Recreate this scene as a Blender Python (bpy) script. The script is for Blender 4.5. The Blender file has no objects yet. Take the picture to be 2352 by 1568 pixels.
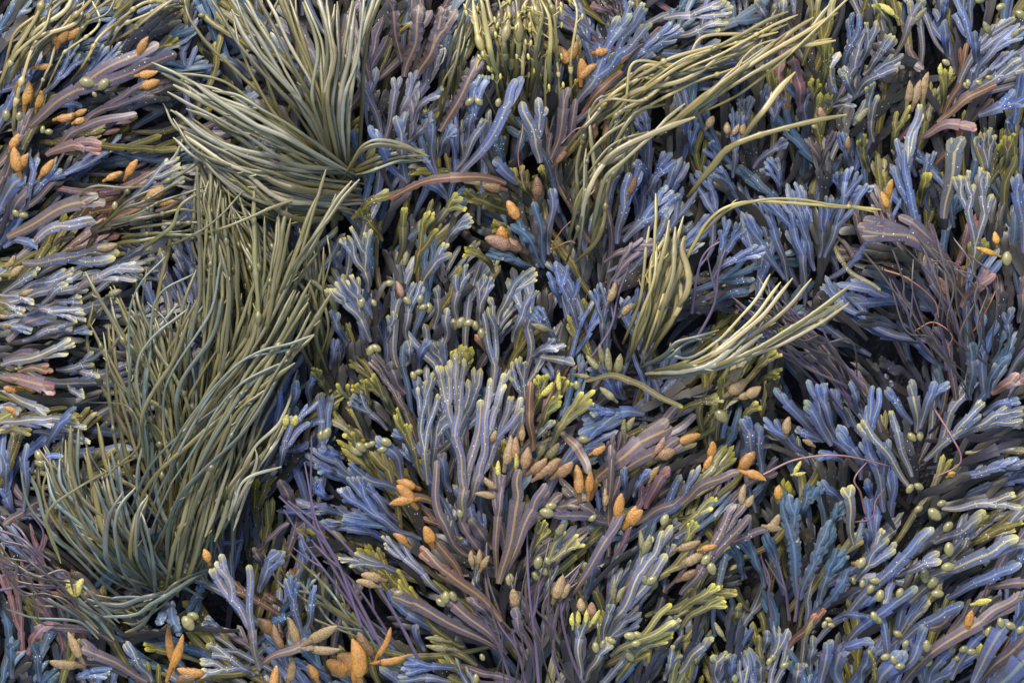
import bpy, math, random
import numpy as np

C = bpy.context.scene.collection
SC = bpy.context.scene
rnd = random.Random(11)
S = 0.0005                       # one layout unit is half a millimetre; the bed in view is 1.18 m wide
W, H = 2352, 1568

# ---------------------------------------------------------------- camera, sky, sun, exposure
cam_d = bpy.data.cameras.new('camera'); cam = bpy.data.objects.new('camera', cam_d); C.objects.link(cam)
CAM_H = 2.4
cam.location = (0, 0, CAM_H); cam.rotation_euler = (0, 0, 0)
cam_d.sensor_width = 36; cam_d.lens = 36 * (CAM_H - 0.026) / (W * S)
cam_d.clip_start = 0.05; cam_d.clip_end = 500
SC.camera = cam
world = bpy.data.worlds.new('World'); SC.world = world; world.use_nodes = True
nt = world.node_tree
sky = nt.nodes.new('ShaderNodeTexSky'); sky.sky_type = 'NISHITA'; sky.sun_disc = False
SUN_EL, SUN_AZ = math.radians(50), math.radians(-20)      # azimuth from +Y (top of the picture)
sky.sun_elevation = SUN_EL; sky.sun_rotation = SUN_AZ
sky.air_density = 1.0; sky.dust_density = 2.5; sky.ozone_density = 2.2
bg = nt.nodes['Background']; bg.inputs['Strength'].default_value = 0.15
nt.links.new(sky.outputs[0], bg.inputs[0])
sl = bpy.data.lights.new('sun', 'SUN'); sl.energy = 1.5; sl.angle = math.radians(11); sl.color = (1.0, 0.95, 0.88)
so = bpy.data.objects.new('sun', sl); C.objects.link(so); so.location = (0, 1, 3)
so.rotation_euler = (math.pi/2 - SUN_EL, 0, math.pi - SUN_AZ)
SC.view_settings.view_transform = 'Standard'; SC.view_settings.look = 'None'
SC.view_settings.exposure = 1.48; SC.view_settings.gamma = 1.0
SC.cycles.max_bounces = 4; SC.cycles.diffuse_bounces = 1; SC.cycles.glossy_bounces = 2
SC.cycles.use_denoising = True

# ---------------------------------------------------------------- materials
def lin(c):
    c = np.asarray(c, float) / 255.0
    return np.where(c <= .04045, c / 12.92, ((c + .055) / 1.055) ** 2.4)

class NT:
    def __init__(s, name):
        s.m = bpy.data.materials.new(name); s.m.use_nodes = True
        s.t = s.m.node_tree; s.b = s.t.nodes['Principled BSDF']
    def n(s, kind, **kw):
        q = s.t.nodes.new('ShaderNode' + kind)
        for k, v in kw.items():
            if k.startswith('i_'):
                key = k[2:]; key = int(key) if key.isdigit() else key.replace('_', ' ')
                q.inputs[key].default_value = v
            else: setattr(q, k, v)
        return q
    def l(s, a, b): s.t.links.new(a, b)
    def math(s, op, a, b=None, c=None):
        q = s.n('Math', operation=op)
        for i, v in enumerate((a, b, c)):
            if v is None: continue
            if isinstance(v, (int, float)): q.inputs[i].default_value = v
            else: s.l(v, q.inputs[i])
        return q.outputs[0]
    def ramp(s, v, lo, hi):
        q = s.n('MapRange', interpolation_type='SMOOTHSTEP'); s.l(v, q.inputs[0])
        q.inputs[1].default_value = lo; q.inputs[2].default_value = hi
        return q.outputs[0]
    def mix(s, f, a, b, mode='MIX'):
        q = s.n('Mix', data_type='RGBA', blend_type=mode)
        for sock, v in ((q.inputs[0], f), (q.inputs[6], a), (q.inputs[7], b)):
            if isinstance(v, (int, float)): sock.default_value = v
            elif isinstance(v, tuple): sock.default_value = v
            else: s.l(v, sock)
        return q.outputs[2]

def blade_material():
    k = NT('wet_frond')
    col = k.n('Attribute', attribute_name='Col'); rib = k.n('Attribute', attribute_name='Rib')
    edge = k.n('Attribute', attribute_name='Edge')
    uv = k.n('UVMap', uv_map='UVMap'); sp = k.n('SeparateXYZ'); k.l(uv.outputs[0], sp.inputs[0])
    u, v = sp.outputs[0], sp.outputs[1]
    geo = k.n('TexCoord')
    n1 = k.n('TexNoise', i_Scale=55.0, i_Detail=3.0); k.l(geo.outputs['Object'], n1.inputs['Vector'])
    n2 = k.n('TexNoise', i_Scale=420.0, i_Detail=4.0, i_Roughness=0.65); k.l(geo.outputs['Object'], n2.inputs['Vector'])
    au = k.math('ABSOLUTE', k.math('ADD', u, k.math('MULTIPLY', k.math('SUBTRACT', n2.outputs[0], 0.5), 0.17)))
    # blade colour with blotches of pigment
    base = k.mix(k.ramp(n1.outputs[0], 0.35, 0.72), col.outputs[0], edge.outputs[0]); 
    base = k.mix(0.50, base, col.outputs[0])
    # rusty patches of decay
    n3 = k.n('TexNoise', i_Scale=38.0, i_Detail=5.0, i_Roughness=0.62); k.l(geo.outputs['Object'], n3.inputs['Vector'])
    base = k.mix(k.math('MULTIPLY', k.ramp(n3.outputs[0], 0.60, 0.70), 0.5), base, (0.085, 0.047, 0.020, 1))
    f2 = k.ramp(n2.outputs[0], 0.25, 0.75)
    val = k.math('ADD', 0.72, k.math('MULTIPLY', f2, 0.56))
    hv = k.n('HueSaturation'); k.l(base, hv.inputs['Color']); k.l(val, hv.inputs['Value'])
    base = hv.outputs[0]
    # yellow midrib, strength carried in the alpha of Rib
    rm = k.math('MULTIPLY', k.math('SUBTRACT', 1.0, k.ramp(au, 0.07, 0.25)), rib.outputs['Alpha'])
    base = k.mix(rm, base, rib.outputs[0])
    # olive-brown margin, darkened further to paint in shade between blades
    em = k.math('MULTIPLY', k.ramp(au, 0.80, 0.97), edge.outputs['Alpha'])
    base = k.mix(em, base, edge.outputs[0])
    # white hair tufts in two rows beside the midrib
    cmb = k.n('CombineXYZ'); k.l(k.math('MULTIPLY', u, 2.1), cmb.inputs[0]); k.l(v, cmb.inputs[1])
    vo = k.n('TexVoronoi', i_Scale=1.25, i_Randomness=0.9); k.l(cmb.outputs[0], vo.inputs['Vector'])
    vs = k.n('SeparateColor'); k.l(vo.outputs['Color'], vs.inputs[0])
    dm = k.math('LESS_THAN', vo.outputs['Distance'], k.math('ADD', 0.08, k.math('MULTIPLY', vs.outputs[0], 0.18)))
    dm = k.math('MULTIPLY', dm, k.math('LESS_THAN', vs.outputs[1], 0.4))
    dm = k.math('MULTIPLY', dm, k.math('LESS_THAN', au, 0.86))
    dm = k.math('MULTIPLY', dm, col.outputs['Alpha'])
    base = k.mix(dm, base, (0.62, 0.66, 0.72, 1))
    k.l(base, k.b.inputs['Base Color'])
    r = k.math('ADD', 0.34, k.math('MULTIPLY', n1.outputs[0], 0.26)); k.l(r, k.b.inputs['Roughness'])
    k.b.inputs['Specular IOR Level'].default_value = 0.32
    k.b.inputs['Coat Weight'].default_value = 0.08; k.b.inputs['Coat Roughness'].default_value = 0.24
    bp = k.n('Bump', i_Strength=0.3, i_Distance=0.0006); k.l(n2.outputs[0], bp.inputs['Height']); k.l(bp.outputs[0], k.b.inputs['Normal'])
    return k.m

def strand_material():
    k = NT('leathery_strand')
    col = k.n('Attribute', attribute_name='Col')
    uv = k.n('UVMap', uv_map='UVMap'); mp = k.n('Mapping'); k.l(uv.outputs[0], mp.inputs[0]); mp.inputs['Scale'].default_value = (2.4, 0.22, 1)
    geo = k.n('TexCoord')
    n1 = k.n('TexNoise', i_Scale=2.2, i_Detail=4.0); k.l(mp.outputs[0], n1.inputs['Vector'])
    n2 = k.n('TexNoise', i_Scale=300.0, i_Detail=4.0, i_Roughness=0.7); k.l(geo.outputs['Object'], n2.inputs['Vector'])
    hv = k.n('HueSaturation'); k.l(col.outputs[0], hv.inputs['Color'])
    k.l(k.math('ADD', 0.62, k.math('ADD', k.math('MULTIPLY', n1.outputs[0], 0.5), k.math('MULTIPLY', n2.outputs[0], 0.28))), hv.inputs['Value'])
    base = k.mix(k.math('MULTIPLY', k.ramp(n2.outputs[0], 0.60, 0.72), 0.35), hv.outputs[0], (0.09, 0.06, 0.025, 1))
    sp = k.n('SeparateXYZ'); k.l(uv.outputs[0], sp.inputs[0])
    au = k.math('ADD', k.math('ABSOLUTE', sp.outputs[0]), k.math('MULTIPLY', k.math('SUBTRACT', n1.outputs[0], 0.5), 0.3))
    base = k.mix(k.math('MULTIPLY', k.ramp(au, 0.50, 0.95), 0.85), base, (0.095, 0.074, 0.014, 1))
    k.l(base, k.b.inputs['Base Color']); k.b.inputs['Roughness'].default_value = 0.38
    k.b.inputs['Specular IOR Level'].default_value = 0.5
    k.b.inputs['Coat Weight'].default_value = 0.08; k.b.inputs['Coat Roughness'].default_value = 0.25
    bp = k.n('Bump', i_Strength=0.3, i_Distance=0.0006); k.l(n2.outputs[0], bp.inputs['Height']); k.l(bp.outputs[0], k.b.inputs['Normal'])
    return k.m

def pod_material(name, warts, rough):
    k = NT(name)
    col = k.n('Attribute', attribute_name='Col'); geo = k.n('TexCoord')
    vo = k.n('TexVoronoi', i_Scale=600.0); k.l(geo.outputs['Object'], vo.inputs['Vector'])
    n2 = k.n('TexNoise', i_Scale=260.0, i_Detail=3.0); k.l(geo.outputs['Object'], n2.inputs['Vector'])
    if warts:
        f = k.math('SUBTRACT', 1.0, k.ramp(vo.outputs['Distance'], 0.2, 0.8))
        dark = k.mix(0.42, col.outputs[0], (0.05, 0.02, 0.004, 1))
        c = k.mix(f, dark, col.outputs[0])
        bp = k.n('Bump', i_Strength=0.5, i_Distance=0.0006); k.l(f, bp.inputs['Height']); k.l(bp.outputs[0], k.b.inputs['Normal'])
    else:
        c = col.outputs[0]
    hv = k.n('HueSaturation'); k.l(c, hv.inputs['Color'])
    k.l(k.math('ADD', 0.75, k.math('MULTIPLY', n2.outputs[0], 0.5)), hv.inputs['Value'])
    k.l(hv.outputs[0], k.b.inputs['Base Color']); k.b.inputs['Roughness'].default_value = rough
    k.b.inputs['Specular IOR Level'].default_value = 0.5
    return k.m

def ground_material():
    k = NT('wet_black_rock'); geo = k.n('TexCoord')
    n1 = k.n('TexNoise', i_Scale=30.0, i_Detail=8.0, i_Roughness=0.7); k.l(geo.outputs['Object'], n1.inputs['Vector'])
    vo = k.n('TexVoronoi', i_Scale=160.0); k.l(geo.outputs['Object'], vo.inputs['Vector'])
    c = k.mix(k.ramp(n1.outputs[0], 0.4, 0.7), (0.005, 0.005, 0.007, 1), (0.016, 0.014, 0.016, 1))
    k.l(c, k.b.inputs['Base Color']); k.b.inputs['Roughness'].default_value = 0.35; k.b.inputs['Specular IOR Level'].default_value = 0.2
    bp = k.n('Bump', i_Strength=0.5, i_Distance=0.003); k.l(k.math('ADD', k.math('MULTIPLY', vo.outputs['Distance'], 0.6), n1.outputs[0]), bp.inputs['Height']); k.l(bp.outputs[0], k.b.inputs['Normal'])
    return k.m

def pebble_material():
    k = NT('wet_pebble'); geo = k.n('TexCoord')
    n1 = k.n('TexNoise', i_Scale=180.0, i_Detail=6.0, i_Roughness=0.7); k.l(geo.outputs['Object'], n1.inputs['Vector'])
    c = k.mix(k.ramp(n1.outputs[0], 0.42, 0.62), (0.03, 0.03, 0.05, 1), (0.36, 0.38, 0.46, 1))
    k.l(c, k.b.inputs['Base Color']); k.b.inputs['Roughness'].default_value = 0.3
    return k.m

M_BLADE = blade_material(); M_STRAND = strand_material()
M_WART = pod_material('warty_pod', True, 0.42); M_SMOOTH = pod_material('smooth_bladder', False, 0.30)
M_GROUND = ground_material(); M_PEB = pebble_material()

# ---------------------------------------------------------------- mesh buffers
def V(p): return np.array(p, float)
def unit(v):
    n = np.linalg.norm(v); return v / n if n > 1e-9 else np.array([1., 0, 0])

PIGMENT = np.array([.6, .6, .6, 1.])      # wet pigment is darker than the lit picture
class Buf:
    """collects swept pieces (in layout units: x right, y DOWN the picture, z up) and links them as one mesh"""
    def __init__(s): s.v = []; s.f = []; s.col = []; s.rib = []; s.edge = []; s.uv = []; s.n = 0
    def add(s, v, f, col, rib, edge, uv):
        s.v.append(v); s.f.append(f + s.n); s.col.append(col); s.rib.append(rib); s.edge.append(edge); s.uv.append(uv); s.n += len(v)
    def build(s, name, mat, parent=None, origin=None):
        v = np.concatenate(s.v); f = np.concatenate(s.f)
        o3 = np.zeros(3) if origin is None else origin
        co = np.empty_like(v)
        co[:, 0] = (v[:, 0] - W/2) * S - o3[0]; co[:, 1] = (H/2 - v[:, 1]) * S - o3[1]; co[:, 2] = v[:, 2] * S - o3[2]
        me = bpy.data.meshes.new(name)
        me.vertices.add(len(co)); me.vertices.foreach_set('co', co.astype(np.float32).ravel())
        nf = len(f); me.loops.add(nf * 4); me.loops.foreach_set('vertex_index', f.astype(np.int32).ravel())
        me.polygons.add(nf)
        me.polygons.foreach_set('loop_start', np.arange(0, nf * 4, 4, dtype=np.int32))
        me.polygons.foreach_set('loop_total', np.full(nf, 4, dtype=np.int32))
        me.polygons.foreach_set('use_smooth', np.ones(nf, dtype=bool))
        for nm, arr in (('Col', s.col), ('Rib', s.rib), ('Edge', s.edge)):
            arr = np.concatenate(arr) * PIGMENT; a = me.attributes.new(nm, 'FLOAT_COLOR', 'POINT'); a.data.foreach_set('color', arr.astype(np.float32).ravel())
        uvl = me.uv_layers.new(name='UVMap'); uv = np.concatenate(s.uv)
        uvl.data.foreach_set('uv', uv[f.ravel()].astype(np.float32).ravel())
        me.materials.append(mat); me.update(calc_edges=True); 
        o = bpy.data.objects.new(name, me); C.objects.link(o)
        if parent is not None: o.parent = parent
        elif origin is not None: o.location = tuple(o3)
        return o

U_TOP = np.array([-1, -.965, -.87, -.42, -.15, 0, .15, .42, .87, .965, 1.]); U_BOT = np.array([.93, 0, -.93])
U_TOP_LO = np.array([-1, -.95, -.8, 0, .8, .95, 1.]); U_BOT_LO = np.array([0.])

def faces_grid(nr, m):
    i = np.arange(nr - 1)[:, None] * m; j = np.arange(m)[None, :]
    a = i + j; b = i + (j + 1) % m
    return np.stack([a, b, b + m, a + m], -1).reshape(-1, 4)

def frames(c):
    t = np.gradient(c, axis=0); t /= np.maximum(np.linalg.norm(t, axis=1, keepdims=True), 1e-9)
    up = np.array([0, 0, 1.]); side = np.cross(t, up); side /= np.maximum(np.linalg.norm(side, axis=1, keepdims=True), 1e-9)
    nrm = np.cross(side, t); return t, side, nrm

def wob(n, amp, every=5):
    k = max(2, n // every + 2); a = [rnd.uniform(-amp, amp) for _ in range(k)]
    return np.interp(np.linspace(0, k - 1, n), np.arange(k), a)
def ribbon(buf, c, w, roll, cols, rib, edge, v0, ruffle=0., cup=0., lo=False, phase=0., thick=.055):
    """c (n,3) centre line, w half widths, roll per ring; cols/rib/edge (n,4)"""
    t, side, nrm = frames(c)
    cr, sr = np.cos(roll)[:, None], np.sin(roll)[:, None]
    sd = side * cr + nrm * sr; nm = nrm * cr - side * sr
    ut, ub = (U_TOP_LO, U_BOT_LO) if lo else (U_TOP, U_BOT)
    uu = np.concatenate([ut, ub]); m = len(uu); n = len(c)
    th = np.maximum(w * thick, .6)[:, None]
    edgef = (1 - np.abs(uu) ** 9)[None, :]
    h = np.where(np.arange(m) < len(ut), 1., -1.)[None, :] * th * (.18 + .82 * edgef)
    h = h + (np.exp(-(uu / .2) ** 2) * (np.arange(m) < len(ut)))[None, :] * (w * .055)[:, None]
    h = h + cup * w[:, None] * (uu ** 2)[None, :]
    s = np.concatenate([[0], np.cumsum(np.linalg.norm(np.diff(c, axis=0), axis=1))])
    if ruffle:
        lam = np.maximum(w.mean() * 1.15, 8.)
        ph = 2 * math.pi * s[:, None] / lam + phase + (uu > 0)[None, :] * 1.9 + wob(n, 1.6, 6)[:, None]
        h = h + ruffle * w[:, None] * (np.abs(uu) ** 2.2)[None, :] * np.sin(ph)
        ww = w[:, None] * (1 + .38 * ruffle * np.sin(ph * 1.0 + 1.2) * (np.abs(uu) > .5)[None, :])
    else:
        ww = w[:, None]
    P = c[:, None, :] + sd[:, None, :] * (uu[None, :] * ww)[:, :, None] + nm[:, None, :] * h[:, :, None]
    rep = lambda a: np.repeat(a, m, axis=0)
    uv = np.stack([np.tile(uu, n), np.repeat((s + v0) / 9.0, m)], -1)
    buf.add(P.reshape(-1, 3), faces_grid(n, m), rep(cols), rep(rib), rep(edge), uv)
    return s[-1]

def tube(buf, c, w, flat, cols, m=8):
    t, side, nrm = frames(c)
    a = np.linspace(0, 2 * math.pi, m, endpoint=False)
    P = c[:, None, :] + side[:, None, :] * (np.cos(a)[None, :] * w[:, None])[:, :, None] + nrm[:, None, :] * (np.sin(a)[None, :] * (w * flat)[:, None])[:, :, None]
    n = len(c); s = np.concatenate([[0], np.cumsum(np.linalg.norm(np.diff(c, axis=0), axis=1))])
    z = np.zeros((n * m, 4)); uv = np.stack([np.tile(np.cos(a), n), np.repeat(s / 9.0, m)], -1)
    buf.add(P.reshape(-1, 3), faces_grid(n, m), np.repeat(cols, m, axis=0), z, z, uv)

def rgba(c, a=1.): return np.append(lin(c) * GAIN, a)
GAIN = 1.0

def pod(buf, p, ang, length, width, zrise, col, pointed=1.0, lump=.07, m=12, n=11, bend=0., skew=1., flat=.68):
    d = V([math.cos(ang), -math.sin(ang), zrise]); d = unit(d); q = V([math.sin(ang), math.cos(ang), 0])
    k = np.linspace(0, 1, n); prof = np.sin(np.pi * np.clip((k * .95 + .035) ** skew, 0, 1)) ** (.62 * pointed)
    c = p + (k[:, None] - .5) * length * d + (np.sin(np.pi * k)[:, None] * bend * length) * q
    w = np.maximum(prof * width * .5, .4) * (1 + lump * np.array([rnd.uniform(-1, 1) for _ in k]))
    cols = np.tile(col, (n, 1)); cols[:, :3] *= np.array([rnd.uniform(.85, 1.1) for _ in k])[:, None]
    tube(buf, c, w, flat, cols, m)

# ---------------------------------------------------------------- palettes: blade, rib, tip, base, margin (picture-like sRGB; the blues include painted sky sheen)
PAL = {
 'bl': ((82,104,160),(168,168,134),(170,170,104),(86,80,98),(66,66,36)),
 'sl': ((99,110,146),(204,190,118),(196,184,84),(104,92,98),(84,80,40)),
 'gr': ((110,114,138),(172,164,144),(180,174,128),(100,92,112),(90,82,66)),
 'pu': ((98,90,106),(178,150,98),(146,126,94),(86,70,72),(80,60,42)),
 'te': ((62,92,118),(112,140,156),(86,96,76),(72,72,94),(54,58,34)),
 'ol': ((96,89,30),(168,150,56),(206,192,50),(86,74,42),(76,70,18)),
 'ye': ((120,118,82),(206,188,80),(230,214,56),(108,94,70),(112,104,32)),
 'br': ((98,76,62),(184,138,82),(178,98,50),(98,70,58),(84,48,28)),
 'dk': ((34,34,28),(52,48,34),(78,70,38),(42,34,36),(30,26,16)),  # near-black; also paints shade into the undergrowth
 'pk': ((118,96,104),(180,138,106),(180,94,64),(104,78,92),(122,66,50)),
}
ORIB = (186,148,78)
PODC = {'or':(192,132,44),'yo':(206,150,34),'ob':(124,88,38),'pk':(158,116,86),'tn':(160,132,82),'ol':(128,122,74),'ye':(206,194,84),'rb':(156,116,66),'dk':(86,84,80)}
STR = {'ga':(146,140,110),'go':(108,98,44),'gb':(108,102,58),'gy':(176,156,92),'gt':(94,106,98),'gp':(184,168,120),'pm':(66,50,58)}
STEMC = {'pu':(92,74,104),'pk':(140,90,96),'or':(150,84,50)}
OFF = {'A':(0,0),'B':(784.5,0),'C':(1568,0),'D':(0,784.5),'E':(784.5,784.5),'F':(1568,784.5)}
def to_p(sheet, x, y): o = OFF[sheet]; return V([o[0] + x * .5003, o[1] + y * .5003])

def tag(o, label=None, cat=None, group=None, kind=None):
    if label: o['label'] = label
    if cat: o['category'] = cat
    if group: o['group'] = group
    if kind: o['kind'] = kind
    return o

# ---------------------------------------------------------------- frond: a flat blade that forks again and again
def frond(buf, pal, b, mid, t, spread, lev, width, zb, zt, flags, lo=False):
    """width = full blade width; returns centre-line samples and tip list"""
    r = rnd
    ctrl = 2 * mid - .5 * (b + t)
    ax = lambda f: (1-f)**2 * b + 2*f*(1-f) * ctrl + f*f * t
    tan = lambda f: unit(2*(1-f) * (ctrl - b) + 2*f * (t - ctrl))
    nor = lambda f: V([-tan(f)[1], tan(f)[0]])
    while lev > 1 and spread / 2 ** lev < .18 * width: lev -= 1
    L = np.linalg.norm(mid - b) + np.linalg.norm(t - mid)
    blade, rb, tip, base, marg = [lin(c) for c in PAL[pal]]
    hs = r.uniform(.86, 1.14); blade = blade * hs * V([r.uniform(.94, 1.06), r.uniform(.97, 1.03), r.uniform(.94, 1.06)])
    if 'o' in flags: rb = .25 * rb + .75 * lin(ORIB); base = .5 * base + .5 * lin((126, 102, 76))
    dots = 1. if 'd' in flags else 0.
    ribA = .78 if pal not in ('te', 'dk') else .6
    if pal == 'bl': ribA = .62
    ytip = .85 if 'y' in flags else .35
    ruff = .42 if 'w' in flags else r.uniform(0, .05)
    cup = r.uniform(-.06, .10)
    f0 = {0: 1., 1: .66, 2: .48, 3: .34, 4: .27}[lev] * r.uniform(.9, 1.1)
    fk = [f0]; rem = 1 - f0
    for i in range(lev):
        fk.append(fk[-1] + rem * (.42 if i < lev - 1 else 1.)); rem = 1 - fk[-1]
    arch = r.uniform(.03, .10) * L
    wb0 = r.uniform(-3, 3); hue0 = r.uniform(0, 6); tint = lin(r.choice(((96,88,48),(96,86,60),(96,84,110),(84,92,124),(104,82,66))))
    def zf(f, off): return zb + (zt - zb) * f ** .75 + arch * 4 * f * (1 - f) * .6 + 2.0 * math.sin(f * 7 + wb0) - .10 * abs(off)
    def pos(f, tt, j=0.):
        g = max(0., (f - f0 * .75) / (1 - f0 * .75)) ** .85
        q = ax(f) + nor(min(f, 1)) * spread * tt * g
        return np.append(q + V([r.uniform(-j, j), r.uniform(-j, j)]), zf(f, spread * tt * g))
    samples = []; tips = []
    hw = width * .5
    tipw = min(max(spread / 2 ** max(lev, 1) * .80, (.60 if lev < 3 else .52) * hw), .88 * hw)
    def lw(k): return hw * .95 if k == 0 else hw * .95 + (tipw - hw * .95) * min(k / max(lev, 1), 1) ** .8
    def edge(A, B, tA, tB, k, f1, f2, w1, w2, ro1, ro2, last, v0, torn=False):
        d = np.linalg.norm(B - A); n = max(5, int(d / (15 if lo else 8)) + 1)
        s = np.linspace(0, 1, n)
        if last: s = 1 - (1 - s) ** 1.35
        s_ = s[:, None]; h00 = 2*s_**3-3*s_**2+1; h10 = s_**3-2*s_**2+s_; h01 = -2*s_**3+3*s_**2; h11 = s_**3-s_**2
        c = h00 * A + h10 * tA * d + h01 * B + h11 * tB * d
        q = unit(V([-(B - A)[1], (B - A)[0], 0]))       # limp sideways and up-and-down bends
        am = min(.055 * d, 7.) * r.uniform(-1, 1); a2 = min(.03 * d, 4.) * r.uniform(-1, 1)
        c = c + q * (am * np.sin(np.pi * s) ** 2 + a2 * np.sin(2 * np.pi * s) ** 1)[:, None]
        c[:, 2] += min(.06 * d, 7.) * r.uniform(-1, 1) * np.sin(np.pi * s) + (-.10 * d * r.random() * s ** 2 if last else 0)
        w = w1 + (w2 - w1) * s
        if last:
            dist = (1 - s) * d; e = np.clip(dist / (w2 * 1.1), 0, 1)
            w = w * (1 + .10 * np.sin(np.pi * s)) * np.sqrt(np.clip(1 - (1 - e) ** 2, 0.004, 1))
            if torn: w = (w1 + (w2 - w1) * s) * np.array([r.uniform(.7, 1.15) for _ in s]); w[-1] *= .55
        elif k == 0:
            w = w1 + (w2 - w1) * np.minimum(1, s * 1.5) ** .8
        if not last: w = w + .26 * w2 * np.clip((s - .68) / .32, 0, 1) ** 2
        if k > 0: w[0] *= .86
        w = w * (1 + wob(n, .035, 7))
        f = f1 + (f2 - f1) * s
        bb = np.clip(1 - f / max(.62, f0 * 1.4), 0, 1)[:, None] ** 1.1 * .85
        mm = (.42 * np.sin(f * 4.2 + hue0) ** 2)[:, None] * np.clip(1.15 - f, 0, 1)[:, None] + r.uniform(0, .14)
        cols = blade * (1 - mm) + tint * mm; cols = cols * (1 - bb) + base * bb
        rbc = np.tile(rb, (n, 1)) * (1 - bb * .3) + base * bb * .3
        tf = np.clip(1 - (1 - s) * d / (width * .9), 0, 1)[:, None] ** 1.3 * ytip if last else np.zeros((n, 1))
        gl = (np.clip((f - .6) / .4, 0, 1)[:, None] * (.20 if 'y' in flags else .06))
        cols = cols * (1 - gl) + tip * .75 * gl
        cols = cols * (1 - tf) + tip * tf; rbc = rbc * (1 - tf) + tip * tf
        mg = np.tile(marg, (n, 1)) * (1 - tf) + tip * .8 * tf
        one = np.ones((n, 1))
        al = r.uniform(.75, 1)
        ribbon(buf, c, w, ro1 + (ro2 - ro1) * s, np.hstack([cols * GAIN, one * dots * np.clip((f[:, None] - .18) * 3, 0, 1)]), np.hstack([rbc * GAIN, one * ribA * al]),
               np.hstack([mg * GAIN, one * .85]), v0, ruff, cup, lo, r.uniform(0, 6))
        samples.append(np.column_stack([c, w, f]))
        return d
    def grow(A, tA, k, f1, lo_t, hi_t, w1, ro1, v0):
        # A sits at a fork; two children
        m_ = .5 * (lo_t + hi_t) + (hi_t - lo_t) * r.uniform(-.13, .13)
        for (a, c_) in ((lo_t, m_), (m_, hi_t)):
            tt = .5 * (a + c_)
            early = k < lev and r.random() < .16
            last = k >= lev or early
            if last:
                f2 = 1 - .13 * tt * tt - r.uniform(-.02, .09) - (.12 if early else 0)
                if k >= lev and r.random() < .06: continue
            else:
                f2 = fk[k] + r.uniform(-.03, .03)
            f2 = max(f2, f1 + .06)
            B = pos(f2, tt, width * .07); B[2] += r.uniform(-3, 4)
            dAB = unit(B - A)
            lat = dAB - tA * float(dAB @ tA); tA2 = unit(.5 * tA + .5 * dAB + .65 * lat); q2 = pos(min(f2 + .02, 1.02), tt) - pos(f2 - .02, tt)
            tB = unit(.35 * dAB + .65 * unit(q2) + V([r.uniform(-.1, .1), r.uniform(-.1, .1), 0]))
            w2 = lw(k) * (1.12 if not last else 1.0); ro2 = ro1 * .5 + r.uniform(-.48, .48)
            st = A + V([0, 0, r.uniform(-.5, .5)])
            if last and 't' not in flags and 'p' not in flags and r.random() < (.24 if 'y' in flags else .12) and not lo:
                d = edge(st, B, tA2, tB, k, f1, f2, w1, w2, ro1, ro2, False, v0)
                nb = V([-tB[1], tB[0], 0]) 
                for sg in (-1, 1):
                    E = B + tB * w2 * r.uniform(1.0, 1.7) + nb * sg * w2 * .62
                    edge(B - tB * w2 * .3 + nb * sg * w2 * .28, E, tB, unit(tB + nb * sg * .3), k + 1, f2, 1., w2 * .62, w2 * .52, ro2, ro2, True, v0 + d)
                tips.append((B, tB, w2))
            else:
                d = edge(st, B, tA2, tB, k, f1, f2, w1, w2, ro1, ro2, last, v0, 't' in flags)
                if last: tips.append((B, tB, w2))
            if not last: grow(B, tB, k + 1, f2, a, c_, w2 * .92, ro2, v0 + d)
    A0 = pos(0, 0); tA = unit(np.append(tan(0), .3))
    ro0 = r.uniform(-.28, .28)
    if lev == 0:
        B = pos(1, 0); mid3 = pos(.5, 0)
        tm = unit(np.append(tan(.5), 0)); d1 = edge(A0, mid3, tA, tm, 0, 0, .5, hw * .5, hw, ro0, ro0 + .1, False, 0)
        edge(mid3, B, tm, unit(np.append(tan(1), 0)), 0, .5, 1, hw, hw * .7, ro0 + .1, r.uniform(-.4, .4), True, d1, 't' in flags); tips.append((B, unit(np.append(tan(1), 0)), hw * .6))
    else:
        B = pos(f0, 0); tB = unit(np.append(tan(f0), .1)); ro1 = ro0 + r.uniform(-.2, .2)
        d = edge(A0, B, tA, tB, 0, 0, f0, hw * .42, lw(0), ro0, ro1, False, 0)
        grow(B, tB, 1, f0, -1., 1., lw(0) * .9, ro1, d)
    return np.concatenate(samples), tips

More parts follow.
